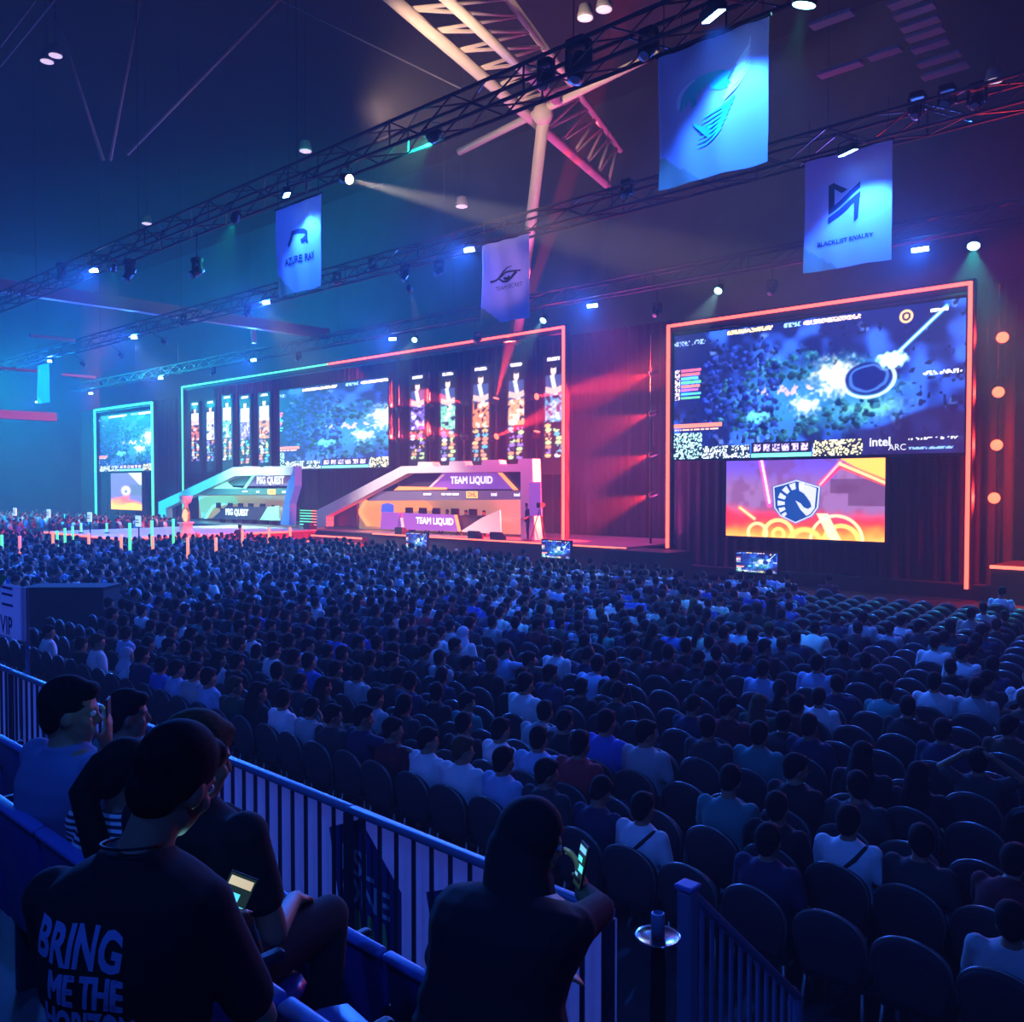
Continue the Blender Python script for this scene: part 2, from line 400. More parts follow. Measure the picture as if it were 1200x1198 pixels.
def picture(name, o, ux, uy, cols, material, parent, mesh=None, world=True):
    """a glowing picture: one colour per point of a fine grid"""
    if mesh is None:
        ny, nx = cols.shape[:2]
        o, ux, uy = V(o), V(ux), V(uy)
        org = V(abs_loc(parent))
        px = np.array([[*(o + ux * (i / (nx - 1)) + uy * (j / (ny - 1)) - org)] for j in range(ny) for i in range(nx)])
        idx = np.arange(nx * ny).reshape(ny, nx)
        fs = np.stack([idx[:-1, :-1], idx[:-1, 1:], idx[1:, 1:], idx[1:, :-1]], -1).reshape(-1, 4)
        mesh = bpy.data.meshes.new(name); mesh.from_pydata(px.tolist(), [], fs.tolist())
        a = mesh.color_attributes.new('Col', 'FLOAT_COLOR', 'POINT')
        lin = s2l(np.clip(cols, 0, 255)).reshape(-1, 3)
        a.data.foreach_set('color', np.hstack([lin, np.ones((len(lin), 1))]).astype(np.float32).ravel())
        mesh.materials.append(material); mesh.update()
    ob = bpy.data.objects.new(name, mesh); COL.objects.link(ob); ob.parent = parent
    return ob
PIC = picture_mat('screen_picture', 2.6)
PIC3 = picture_mat('portrait_picture', 1.9)
PIC2 = picture_mat('screen_picture_side', 3.0)
UX, UZ = V((1, 0, 0)), V((0, 0, 1))
def rect_y(x0, x1, yt0, yb0, yt1, yb1, Y):
    """world X range and mean Z range of an upright picture seen between two image columns"""
    a, b = on_y(x0, (yt0 + yb0) / 2, Y), on_y(x1, (yt1 + yb1) / 2, Y)
    zt = (on_y(x0, yt0, Y).z + on_y(x1, yt1, Y).z) / 2; zb = (on_y(x0, yb0, Y).z + on_y(x1, yb1, Y).z) / 2
    return a.x, b.x, zb, zt
def screen(name, label, cat, rect, Y, cols, material, group=None, depth=.25, rim=.08):
    xa, xb, zb, zt = rect
    t = thing(name, label, cat, ((xa + xb) / 2, Y + depth / 2, zb), 0, group)
    MB().span((xa - rim, Y + .02, zb - rim), (xb + rim, Y + depth, zt + rim)).build('screen_case', MATS['black'], t, world=True)
    picture('picture', (xa, Y, zb), (xb - xa, 0, 0), (0, 0, zt - zb), cols, material, t)
    return t

YS = 31.0
GAME = game_picture(420, 190)
RS = rect_y(790, 1131, 392, 538, 352, 531, YS)
t = screen('game_screen', 'largest video screen, wide game picture inside the red lit frame', 'screen', RS, YS, GAME, PIC, 'screens showing the match')
xa, xb, zb, zt = RS
mat('lit_white', (.8, .8, .8), .5, emit=(1, 1, 1), emit_s=1.2, sampling='NONE')
tm = text_mb('intel', (xa + (xb - xa) * .755, YS - .01, zb + (zt - zb) * .085), UX, UZ, .42, bold=.01)
text_mb('ARC', (xa + (xb - xa) * .808, YS - .01, zb + (zt - zb) * .045), UX, UZ, .3, mb=tm)
tm.build('caption', MATS['lit_white'], t, world=True)
# team screen below it
TS = rect_y(851, 1037, 541, 629, 536, 634, YS + .1)
t = screen('team_screen', 'video screen with a blue horse shield over orange flames', 'screen', TS, YS + .1, team_picture(160, 80), PIC)
xa, xb, zb, zt = TS
mat('emblem_white', (.9, .9, .9), .5, emit=(.95, .97, 1), emit_s=1.0, sampling='NONE')
mat('emblem_navy', (.02, .08, .3), .5, emit=(.012, .085, .36), emit_s=1.0, sampling='NONE')
mat('emblem_edge', (.2, .2, .5), .5, emit=(.16, .16, .5), emit_s=1.0, sampling='NONE')
def sh(q):   # zoom pixels of the shield to the screen's own metres
    return ((q[0] - 558) / 1065 * (xb - xa), (330 - q[1]) / 545 * (zt - zb))
o = V(((xa + xb) / 2 - .15, YS + .08, (zb + zt) / 2 - .1))
e = MB()
outer = [(392, 222), (470, 200), (560, 172), (650, 200), (724, 222), (712, 370), (670, 430), (555, 485), (445, 435), (402, 375)]
def shr(pts, f, c=(558, 330)): return [(c[0] + (p[0] - c[0]) * f, c[1] + (p[1] - c[1]) * f) for p in pts]
e.prism([sh(q) for q in outer][::-1], o, UX, UZ, .02, 2)
e.prism([sh(q) for q in shr(outer, .955)][::-1], o - V((0, .021, 0)), UX, UZ, .01, 0)
e.prism([sh(q) for q in shr(outer, .90)][::-1], o - V((0, .032, 0)), UX, UZ, .01, 1)
wh = [(585, 205), (640, 215), (695, 236), (684, 372), (655, 412), (630, 425), (592, 385), (556, 322), (590, 340), (612, 368), (640, 378), (664, 362), (655, 330), (634, 300), (612, 272), (580, 252)]
e.prism([sh(q) for q in wh][::-1], o - V((0, .043, 0)), UX, UZ, .01, 0)
for a0, a1, ri, ro in ((100, 116, 105, 150), (126, 140, 105, 152), (150, 163, 102, 152), (172, 184, 98, 150), (193, 204, 100, 145), (212, 221, 108, 140), (74, 88, 108, 148)):
    q = [(575 + r_ * math.cos(R(a)) * .95, 345 - r_ * math.sin(R(a))) for r_, a in ((ri, a0), (ro, a0 - 1), (ro, a1 + 1), (ri, a1))]
    e.prism([sh(p) for p in q], o - V((0, .043, 0)), UX, UZ, .01, 0)
e.build('shield_emblem', [MATS['emblem_white'], MATS['emblem_navy'], MATS['emblem_edge']], t, world=True)
# centre and far-left screens
CS = rect_y(328, 455, 458, 551, 442, 546, 33.0)
screen('game_screen', 'middle game screen hanging over the stage between the rows of player portraits', 'screen', CS, 33.0, GAME[:, 40:260], PIC2, 'screens showing the match')
LS = rect_y(114, 178, 489, 553, 481, 551, YS)
screen('game_screen', 'small far game screen inside the green lit frame', 'screen', LS, YS, GAME[:, 40:260], PIC2, 'screens showing the match')
FS = rect_y(130, 166, 555, 597, 554, 598, YS + .05)
screen('team_screen', 'small far screen with orange flames under a game screen', 'screen', FS, YS + .05, fire_picture(50, 56), PIC2)

# ------------------------------------------------------------------ lit frames
mat('led_red', (.4, .05, .03), .5, emit=(1.0, .075, .045), emit_s=4.5)
mat('led_green', (.05, .4, .2), .5, emit=(.13, .85, .45), emit_s=1.4)
mat('led_cyan', (.05, .4, .3), .5, emit=(.08, .8, .6), emit_s=1.3)
def frame_thing(label, x0, x1, ztop, zl, zr, Y, cl, ct, cr, w=.13, split=None):
    t = thing('light_arch', label, 'light frame', ((x0 + x1) / 2, Y, min(zl, zr)), 0, 'lit frames around the screens')
    def tube(a, b, c): MB().span(a, b).build('light_tube', MATS[c], t, world=True)
    tube((x0 - w / 2, Y - w, zl), (x0 + w / 2, Y, ztop), cl); tube((x1 - w / 2, Y - w, zr), (x1 + w / 2, Y, ztop), cr)
    if split: tube((x0 + w / 2, Y - w, ztop - w), (split, Y, ztop), ct[0]); tube((split + .02, Y - w, ztop - w), (x1 - w / 2, Y, ztop), ct[1])
    else: tube((x0 + w / 2, Y - w, ztop - w), (x1 - w / 2, Y, ztop), ct)
    k = MB(); k.span((x0 - w, Y + .02, min(zl, zr)), (x0 + w, Y + .3, ztop + .1)); k.span((x1 - w, Y + .02, min(zl, zr)), (x1 + w, Y + .3, ztop + .1)); k.span((x0 - w, Y + .02, ztop - .3), (x1 + w, Y + .3, ztop + .1))
    k.build('support_truss', MATS['black'], t, world=True)
    return t
a, b = on_y(784, 382, YS - .2), on_y(1138, 329, YS - .2)
frame_thing('bright red light frame around the largest game screen', a.x, b.x, (a.z + b.z) / 2, 1.2, on_y(1127, 690, YS - .2).z, YS - .2, 'led_red', 'led_red', 'led_red', .10)
a, b, c = on_y(214, 452, 32.4), on_y(661, 384, 32.4), on_y(385, 427, 32.4)
frame_thing('wide light frame over the main stage, green turning red', a.x, b.x, (a.z + b.z) / 2, 1.2, 1.2, 32.4, 'led_green', ('led_green', 'led_red'), 'led_red', .10, c.x)
a, b = on_y(112, 480, YS - .2), on_y(179, 471, YS - .2)
frame_thing('green light frame around the far left screen', a.x, b.x, (a.z + b.z) / 2, 0, 0, YS - .2, 'led_cyan', 'led_cyan', 'led_green', .14)

# ------------------------------------------------------------------ drapes behind the stage
def drape(label, x0, x1, Y, z0, z1, pitch=.45):
    m = MB(); n = int((x1 - x0) / pitch * 6); pts = []
    for k in range(n + 1):
        x = x0 + (x1 - x0) * k / n; pts.append((x, Y + .11 * math.sin(k / 6 * 2 * math.pi) + .04 * math.sin(k * 1.7)))
    vs = []
    for z in (z0, z1):
        for x, y in pts: vs.append((x, y, z))
    for z in (z1, z0):
        for x, y in pts: vs.append((x, y + .03, z))
    N = n + 1
    fs = [(k, k + 1, N + k + 1, N + k) for k in range(n)] + [(2 * N + k, 2 * N + k + 1, 3 * N + k + 1, 3 * N + k) for k in range(n)] + [(N + k, N + k + 1, 2 * N + k + 1, 2 * N + k) for k in range(n)]
    m.add(vs, fs)
    o = m.build('stage_curtain', MATS['drape'], smooth=True, loc=((x0 + x1) / 2, Y, z0))
    return tag(o, label, 'curtain')
drape('tall black curtain behind the main stage and its light frame', -67.0, -21.5, 36.5, 0, 11.6)
drape('black curtain hanging behind the red framed game screen', -21.4, -8.2, 33.2, 0, 10.6)
drape('black curtain right of the red frame behind the red lamps', -8.0, 4.0, 34.0, 0, 10.6)
drape('dark curtain behind the far green framed screen', -86.0, -67.2, 33.4, 0, 10.6)

# ------------------------------------------------------------------ stage
ZS = 1.2
mat('stage_top', (.20, .19, .20), .35, noise_amt=.1, noise_scale=2)
mat('stage_side', (.03, .025, .03), .7)
mat('stage_red', (.25, .03, .03), .6)
mat('led_strip', (.5, .1, .06), .5, emit=(1.0, .16, .09), emit_s=2.6)
st = thing('main_stage', 'long low main stage with white top carrying both team booths', 'stage', (-46, 34, 0))
MB().span((-65, 30, 0), (-21.6, 36.2, ZS - .06)).build('stage_body', MATS['stage_side'], st, world=True)
MB().span((-65, 29.95, ZS - .06), (-21.6, 36.2, ZS)).build('stage_deck', MATS['stage_top'], st, world=True)
MB().span((-38.2, 29.88, ZS - .07), (-21.6, 29.95, ZS - .01)).build('edge_light', MATS['led_strip'], st, world=True)
th = thing('stage_thrust', 'pale catwalk reaching from the stage into the crowd, red lit edge', 'stage', (-47, 24, 0))
tx0, tx1, ty0 = -53.0, -43.4, 18.6
MB().span((tx0, ty0, 0), (tx1, 29.9, ZS - .06)).build('stage_body', MATS['stage_red'], th, world=True)
MB().span((tx0, ty0, ZS - .06), (tx1, 29.94, ZS)).build('stage_deck', MATS['white_panel'], th, world=True)
k = MB(); k.span((tx1, ty0 - .05, ZS - .1), (tx1 + .06, 28.0, ZS - .02)); k.span((tx0, ty0 - .06, ZS - .1), (tx1 + .06, ty0, ZS - .02)); k.build('edge_light', MATS['led_strip'], th, world=True)
sp = thing('stage_steps', 'broad steps with glowing red edges up to the stage', 'steps', (-41, 29, 0))
for i, (zz, yy) in enumerate(((.95, 29.5), (.65, 29.05), (.35, 28.6))):
    MB().span((tx1 + .1, yy, 0), (-38.6 + i * .35, 29.94 - 1e-3 * i if i == 0 else (29.5 if i == 1 else 29.05) - .001, zz)).build('step', MATS['stage_red'], sp, world=True)
    MB().span((tx1 + .1, yy - .05, zz - .09), (-38.6 + i * .35, yy - .001, zz - .01)).build('edge_light', MATS['led_strip'], sp, world=True)
bs = thing('side_stage', 'low black side platform right of the red frame with red edge light', 'stage', (-4, 32, 0))
MB().span((-8.3, 31.1, 0), (3, 33.6, 1.2)).build('stage_body', MATS['stage_side'], bs, world=True)
MB().span((-8.3, 31.0, 1.1), (3, 31.1, 1.2)).build('edge_light', MATS['led_strip'], bs, world=True)
o = MB().span((-22.0, 29.0, 0), (-19.0, 30.8, 1.15)).build('stage_block', MATS['black'], loc=(-20.5, 29.9, 0)); tag(o, 'black block at the right end of the main stage', 'stage block')
o = MB().bbox((-14.2, 31.6, .25), (14, .5, .5), .02).build('screen_plinth', MATS['black'], loc=(-14.2, 31.6, 0)); tag(o, 'long black plinth below the horse shield screen', 'plinth')
# fold-up crates etc. by the frame foot
# ------------------------------------------------------------------ booths
mat('booth_white', (.74, .70, .68), .45)
mat('booth_dark', (.05, .04, .06), .4)
mat('neon_orange', (.5, .15, .05), .5, emit=(1, .22, .05), emit_s=2.4, sampling='NONE')
mat('panel_orange', (.5, .2, .08), .5, emit=(1.0, .30, .06), emit_s=1.2, sampling='NONE')
mat('panel_cream', (.55, .42, .28), .5, emit=(.85, .52, .26), emit_s=.35, sampling='NONE')
mat('panel_purple', (.2, .06, .3), .5, emit=(.30, .09, .48), emit_s=.8, sampling='NONE')
mat('panel_pink', (.7, .5, .5), .5, emit=(1, .55, .5), emit_s=.65, sampling='NONE')
mat('panel_green', (.3, .5, .35), .5, emit=(.35, .95, .52), emit_s=.55, sampling='NONE')
mat('panel_dgreen', (.08, .2, .15), .5, emit=(.05, .2, .14), emit_s=.6, sampling='NONE')
mat('neon_green', (.2, .6, .4), .5, emit=(.3, 1, .6), emit_s=1.3, sampling='NONE')
mat('panel_grey', (.15, .12, .18), .5, emit=(.16, .10, .18), emit_s=.6, sampling='NONE')
mat('lit_yellow', (.8, .6, .1), .5, emit=(1, .68, .12), emit_s=1.0, sampling='NONE')
mat('lit_red', (.8, .1, .1), .5, emit=(.8, .03, .03), emit_s=1.0, sampling='NONE')
mat('lit_blue', (.1, .2, .8), .5, emit=(.04, .12, .75), emit_s=1.0, sampling='NONE')
mat('panel_blue', (.05, .15, .5), .5, emit=(.02, .14, .55), emit_s=.6, sampling='NONE')
def booth(label, zoom, Y, spec, text, palette, group):
    ox, oy, sc = zoom
    def q(pts, y): return [(lambda p: (p.x, p.z))(on_y(ox + a / sc, oy + b / sc, y)) for a, b in pts]
    p0 = on_y(ox + spec['base'][0] / sc, oy + spec['base'][1] / sc, Y)
    t = thing('team_booth', label, 'booth', (p0.x, Y, ZS), 0, group)
    def part(name, pts, y, th, m, parent=None, clampz=True):
        pp = q(pts, y)
        if clampz: pp = [(x, max(z, ZS + .002)) for x, z in pp]
        mb = MB().prism(pp[::-1], (0, y, 0), UX, UZ, th)
        return mb.build(name, MATS[m], parent or t, world=True)
    band = part('arch_band', spec['outer'] + spec['inner'][::-1], Y, .5, palette['band'])
    for nm, pts, dy, thk, m in spec['parts']: part(nm, pts, Y + dy, thk, m)
    for (cx, cy, wz, dy, mt) in spec['texts']:
        p = on_y(ox + cx / sc, oy + cy / sc, Y + dy); l, r = on_y(ox + (cx - wz / 2) / sc, oy + cy / sc, Y + dy), on_y(ox + (cx + wz / 2) / sc, oy + cy / sc, Y + dy)
        size = (r.x - l.x) / (.62 * len(text))
        text_mb(text, ((l.x + r.x) / 2, Y + dy - .03, p.z), UX, UZ, size * 1.05, bold=size * .035).build('name_lettering', MATS[mt], t, world=True)
    s = MB(); y = Y + spec['sponsor_dy'] - .03
    for i, (cx, cy, w, h, mi) in enumerate(spec['sponsors']):
        a, b = on_y(ox + (cx - w / 2) / sc, oy + (cy + h / 2) / sc, y), on_y(ox + (cx + w / 2) / sc, oy + (cy - h / 2) / sc, y)
        if mi == 'DHL':
            s.prism([(a.x, a.z), (a.x, b.z), (b.x, b.z), (b.x, a.z)][::-1], (0, y, 0), UX, UZ, .01, 1)
            text_mb('DHL', ((a.x + b.x) / 2, y - .02, (a.z + b.z) / 2), UX, UZ, (b.z - a.z) * .95, 2, s, bold=.01)
        elif mi == '':
            for j in range(3): u0 = a.x + (b.x - a.x) * (.02, .30, .62)[j]; u1 = a.x + (b.x - a.x) * (.24, .56, .98)[j]; s.prism([(u0, a.z * .7 + b.z * .3), (u0, b.z * .8 + a.z * .2), (u1, b.z * .8 + a.z * .2), (u1, a.z * .7 + b.z * .3)][::-1], (0, y, 0), UX, UZ, .01, 0)
        else: text_mb(mi, ((a.x + b.x) / 2, y, (a.z + b.z) / 2), UX, UZ, (b.z - a.z) * 1.25, 0, s, bold=.008)
    s.build('sponsor_marks', [MATS['lit_white'], MATS['lit_yellow'], MATS['lit_red']], t, world=True)
    return t
RB = dict(base=(560, 400),
    outer=[(40, 378), (40, 292), (465, 72), (548, 70), (550, 50), (620, 50), (628, 68), (705, 68), (708, 46), (782, 46), (790, 66), (868, 66), (872, 40), (955, 40), (960, 62), (1050, 60), (1055, 36), (1070, 36)],
    inner=[(90, 372), (90, 322), (500, 106), (1070, 98)],
    parts=[('header_panel', [(395, 190), (510, 104), (1070, 98), (1070, 192)], .12, .1, 'booth_dark'),
           ('header_glow', [(560, 185), (640, 104), (930, 102), (1000, 186)], .02, .04, 'panel_purple'),
           ('neon_bar', [(918, 104), (938, 104), (1018, 190), (996, 190)], -.05, .05, 'neon_orange'),
           ('neon_bar', [(395, 192), (420, 172), (660, 178), (660, 188)], -.05, .05, 'neon_orange'),
           ('neon_bar', [(560, 186), (572, 186), (650, 112), (636, 112)], -.06, .03, 'panel_pink'),
           ('sponsor_strip', [(262, 245), (338, 196), (1070, 192), (1070, 238)], -.1, .1, 'panel_grey'),
           ('back_wall', [(225, 388), (225, 245), (1070, 238), (1070, 415)], 1.6, .1, 'panel_cream'),
           ('hexagon_panel', [(270, 372), (222, 300), (262, 240), (545, 238), (600, 290), (420, 300), (360, 375)], 1.2, .1, 'panel_orange'),
           ('neon_bar', [(258, 372), (212, 300), (248, 240), (266, 240), (230, 300), (276, 372)], 1.0, .06, 'neon_orange'),
           ('shield_emblem', [(330, 300), (335, 262), (365, 255), (392, 265), (392, 300), (362, 322)], .95, .04, 'lit_blue'),
           ('side_desk', [(345, 385), (352, 300), (440, 305), (430, 388)], .7, .3, 'panel_purple'),
           ('desk_front', [(430, 388), (445, 305), (708, 315), (725, 398)], .4, .1, 'panel_purple'),
           ('neon_bar', [(700, 315), (710, 315), (730, 398), (718, 398)], .25, .06, 'neon_orange'),
           ('neon_bar', [(428, 330), (438, 330), (448, 388), (438, 388)], .25, .06, 'panel_pink'),
           ('desk_wing', [(725, 398), (712, 318), (860, 318), (835, 405)], .6, .1, 'booth_dark'),
           ('desk_wing', [(735, 398), (840, 330), (930, 290), (935, 412)], .45, .1, 'panel_pink'),
           ('lower_screen', [(92, 372), (92, 322), (215, 262), (215, 378)], .3, .1, 'booth_dark'),
           ('right_leg', [(1070, 438), (1068, 34), (1128, 34), (1140, 440)], .0, .55, 'booth_white'),
           ('leg_panel', [(1076, 320), (1076, 150), (1132, 150), (1138, 320)], -.58, .05, 'panel_purple')],
    texts=[(785, 142, 225, -.06, 'lit_white'), (600, 348, 200, .25, 'lit_white')],
    sponsor_dy=-.21,
    sponsors=[(560, 212, 40, 18, ''), (675, 212, 90, 18, ''), (785, 214, 56, 34, 'DHL'), (895, 212, 70, 18, 'intel'), (1010, 214, 64, 18, 'intel')])
booth('right hand booth with a white arch, purple and orange panels', (370, 530, 4.2857), 31.0, RB, 'TEAM LIQUID', dict(band='booth_white'), 'team booths on the stage')
LB = dict(base=(600, 540),
    outer=[(55, 522), (55, 390), (642, 118), (720, 118), (722, 112), (800, 112), (802, 120), (880, 120), (882, 112), (1115, 112)],
    inner=[(118, 512), (112, 438), (655, 186), (1115, 180)],
    parts=[('header_panel', [(530, 262), (655, 190), (1115, 182), (1115, 262)], .12, .1, 'panel_dgreen'),
           ('header_glow', [(700, 265), (760, 190), (1100, 184), (1100, 262)], .02, .04, 'panel_grey'),
           ('neon_bar', [(660, 300), (740, 184), (758, 184), (680, 300)], -.05, .05, 'neon_green'),
           ('neon_bar', [(430, 282), (545, 235), (590, 275), (660, 280), (660, 292), (430, 292)], -.05, .05, 'neon_green'),
           ('sponsor_strip', [(300, 332), (430, 286), (1060, 282), (1060, 332)], -.1, .1, 'panel_dgreen'),
           ('back_wall', [(330, 515), (330, 338), (1020, 335), (1020, 535)], 1.6, .1, 'panel_cream'),
           ('hexagon_panel', [(350, 515), (325, 350), (600, 338), (640, 400), (470, 420), (360, 515)], 1.2, .1, 'panel_green'),
           ('neon_bar', [(365, 520), (430, 415), (520, 405), (520, 415), (440, 425), (385, 520)], 1.0, .06, 'neon_green'),
           ('desk_front', [(430, 522), (540, 425), (860, 428), (800, 530)], .4, .1, 'booth_dark'),
           ('desk_wing', [(805, 530), (860, 430), (955, 420), (960, 535)], .45, .1, 'panel_green'),
           ('right_leg', [(1010, 565), (1065, 258), (1125, 110), (1125, 262), (1085, 400), (1080, 570)], .0, .5, 'panel_blue')],
    texts=[(882, 222, 225, -.06, 'lit_white'), (620, 472, 185, .25, 'lit_white')],
    sponsor_dy=-.21,
    sponsors=[(680, 308, 40, 22, ''), (780, 310, 80, 20, 'intel'), (890, 310, 60, 40, 'DHL'), (985, 310, 70, 22, 'intel')])
booth('left hand booth with a white arch and pale green panels', (185, 530, 6.6667), 31.0, LB, 'PSG QUEST', dict(band='booth_white'), 'team booths on the stage')
# stairs between the booths
bt = thing('booth_steps', 'short flight of green and red lit steps between the two booths', 'steps', (-47.5, 33, ZS))
for i in range(6):
    l, r = on_y(352, 610 - i * 3.2, 32.0 + i * .3), on_y(381, 610 - i * 3.2, 32.0 + i * .3); mid = on_y(366, 600, 32.0 + i * .3)
    z = ZS + .16 * (i + 1)
    MB().span((l.x, 32 + i * .3, ZS), (r.x, 32.3 + i * .3 - .001, z)).build('step', MATS['stage_side'], bt, world=True)
    k = MB(); k.span((l.x, 31.95 + i * .3, z - .07), (mid.x, 32 + i * .3 - .001, z - .01), 0); k.span((mid.x, 31.95 + i * .3, z - .07), (r.x, 32 + i * .3 - .001, z - .01), 1)
    k.build('edge_light', [MATS['led_green'], MATS['led_strip']], bt, world=True)
# ------------------------------------------------------------------ player portraits above the booths
def portrait(i, px, w, yt, yb):
    Y = 33.2
    l, r = on_y(px - w / 2, yb, Y), on_y(px + w / 2, yb, Y); zt = on_y(px, yt, Y).z
    names = ['first', 'second', 'third', 'fourth', 'fifth']
    side = 'left' if i < 5 else 'right'
    t = thing('portrait_screen', 'tall narrow player portrait screen over the %s booth, %s from the left' % (side, names[i % 5]), 'screen', ((l.x + r.x) / 2, Y, l.z), 0, 'player portraits on the stage wall')
    MB().span((l.x - .1, Y + .02, l.z - .8), (r.x + .1, Y + .2, zt + .1)).build('screen_case', MATS['black'], t, world=True)
    picture('picture', (l.x, Y, l.z), (r.x - l.x, 0, 0), (0, 0, zt - l.z), portrait_picture(22, 92, i), PIC3, t)
for i, (px, w, yt, yb) in enumerate([(229, 10, 472, 541), (247, 10, 470, 541), (266.5, 11, 464, 540), (287.5, 12, 464, 544), (310, 13, 461, 543), (489.5, 18, 440, 539), (525, 19, 436, 541), (563.5, 21, 430, 541), (605, 21, 425, 539), (648.5, 22, 418, 537)]):
    portrait(i, px, w, yt, yb)
# ------------------------------------------------------------------ monitors at the stage foot
MON = game_picture(80, 44)
for i, (x0, x1, y0, y1, lab) in enumerate([(476, 500, 625, 643, 'small monitor facing out below the right booth desk'), (635, 668, 634, 654, 'small monitor below the red post of the main light frame'), (863, 911, 648, 671, 'small monitor below the horse shield screen')]):
    Y = 28.6 if i < 2 else 28.3
    rc = rect_y(x0, x1, y0, y1, y0, y1, Y)
    t = screen('stage_monitor', lab, 'monitor', rc, Y, MON, PIC, 'monitors along the stage foot', .12, .05)
    k = MB(); xm = (rc[0] + rc[1]) / 2; k.tube((xm, Y + .16, 0), (xm, Y + .16, rc[3] - .1), .04); k.span((xm - .35, Y - .1, 0), (xm + .35, Y + .4, .04)); k.build('stand', MATS['dark_metal'], t, world=True)
# ================================================================== lighting trusses
mat('truss', (.06, .06, .075), .4, .5)
def truss(label, Y, zc, x0, x1, s=.3):
    t = thing('lighting_truss', label, 'truss', ((x0 + x1) / 2, Y, zc), 0, 'lighting trusses across the hall')
    for dy in (-s, s):
        for dz in (-s, s): MB().tube((x0, Y + dy, zc + dz), (x1, Y + dy, zc + dz), .045, n=6).build('chord', MATS['truss'], t, world=True)
    k = MB(); n = int((x1 - x0) / 1.1)
    for i in range(n):
        xa, xb = x0 + (x1 - x0) * i / n, x0 + (x1 - x0) * (i + 1) / n; f = 1 if i % 2 else -1
        for dy in (-s, s): k.tube((xa, Y + dy, zc - f * s), (xb, Y + dy, zc + f * s), .022, n=4, caps=False)
        for dz in (-s, s): k.tube((xa, Y - f * s, zc + dz), (xb, Y + f * s, zc + dz), .022, n=4, caps=False)
        if i % 4 == 0:
            for dy in (-s, s): k.tube((xa, Y + dy, zc - s), (xa, Y + dy, zc + s), .022, n=4, caps=False)
    k.build('lacing', MATS['truss'], t, world=True)
    for i in range(0, n, 9): MB().tube((x0 + (x1 - x0) * i / n, Y, zc + s), (x0 + (x1 - x0) * i / n, Y, WZ), .012, n=4).build('hanging_cable', MATS['truss'], t, world=True)
    return t
Y1, Y2, Y3, ZT = 14.5, 22.2, 32.0, 12.35
truss('nearest lighting truss, crossing above the audience in front of the white roof struts', Y1, ZT, -62, 6)
truss('middle lighting truss carrying the logo banners of the second line', Y2, ZT, -74, 8)
truss('farthest lighting truss above the stage and light frames', Y3, ZT + .1, -84, 8)

# ------------------------------------------------------------------ lamps
mat('lens_blue', (.1, .3, .9), .3, emit=(.25, .55, 1.0), emit_s=26, sampling='NONE')
mat('lens_teal', (.1, .8, .7), .3, emit=(.25, 1.0, .85), emit_s=14, sampling='NONE')
mat('lens_red', (.9, .2, .1), .3, emit=(1.0, .12, .05), emit_s=3.8, sampling='NONE')
mat('lens_warm', (.9, .8, .7), .3, emit=(1.0, .75, .45), emit_s=10, sampling='NONE')
mat('lens_pale', (.9, .8, .8), .3, emit=(.9, .65, .8), emit_s=.9, sampling='NONE')
TOCAM = lambda p: (EYE - p).normalized()
def bracket(t, p, top=.22):
    """arm from a fixture to the truss it hangs from"""
    Yt = min((Y1, Y2, Y3), key=lambda y: abs(y - p.y)); a = V((0, 0, top)); b = V((0, max(-.3, min(.3, p.y - Yt)) + Yt - p.y, ZT - .32 - p.z))
    if abs(Yt - p.y) < 2.2 and (b - a).length > .08 and (b.z > a.z - .4): MB().tube(a, b, .02, n=6).build('hanging_arm', MATS['dark_metal'], t)
def frame_of(d):
    return d.to_track_quat('Y', 'Z').to_matrix()
def bar_lamp(px, py, Y, w=.55, label='', energy=1000.0, angle=150, lens='lens_blue', col=BLUE, ban=False):
    p = on_y(px, py, Y); t = thing('wash_light', label, 'stage light', p, 0, 'blue wash lights on the trusses')
    aim = V((.1, .22, -1)).normalized() if ban else (V((p.x * .75, -2 + p.y * .2, 1.0)) - p).normalized(); M = frame_of(aim)
    MB().bbox((0, 0, 0), (w, .16, .2), .03, M).build('lamp_body', MATS['black'], t)
    MB().bbox(M @ V((0, .085, 0)), (w * .92, .02, .15), .008, M).build('lens', MATS[lens], t)
    MB().path([M @ V((-w / 2 - .03, 0, 0)), M @ V((-w / 2 - .03, 0, 0)) + V((0, 0, .22)), M @ V((w / 2 + .03, 0, 0)) + V((0, 0, .22)), M @ V((w / 2 + .03, 0, 0))], .015, 6).build('yoke', MATS['dark_metal'], t)
    bracket(t, p)
    light('SPOT', 'blue_wash_lamp', p + aim * .14, energy * (1.4 if ban else 6), col, p + aim * 5, .12, 105 if ban else 125, .5 if ban else .9)
    return t
def place_word(px):
    return 'far left' if px < 200 else 'left' if px < 420 else 'middle' if px < 760 else 'right'
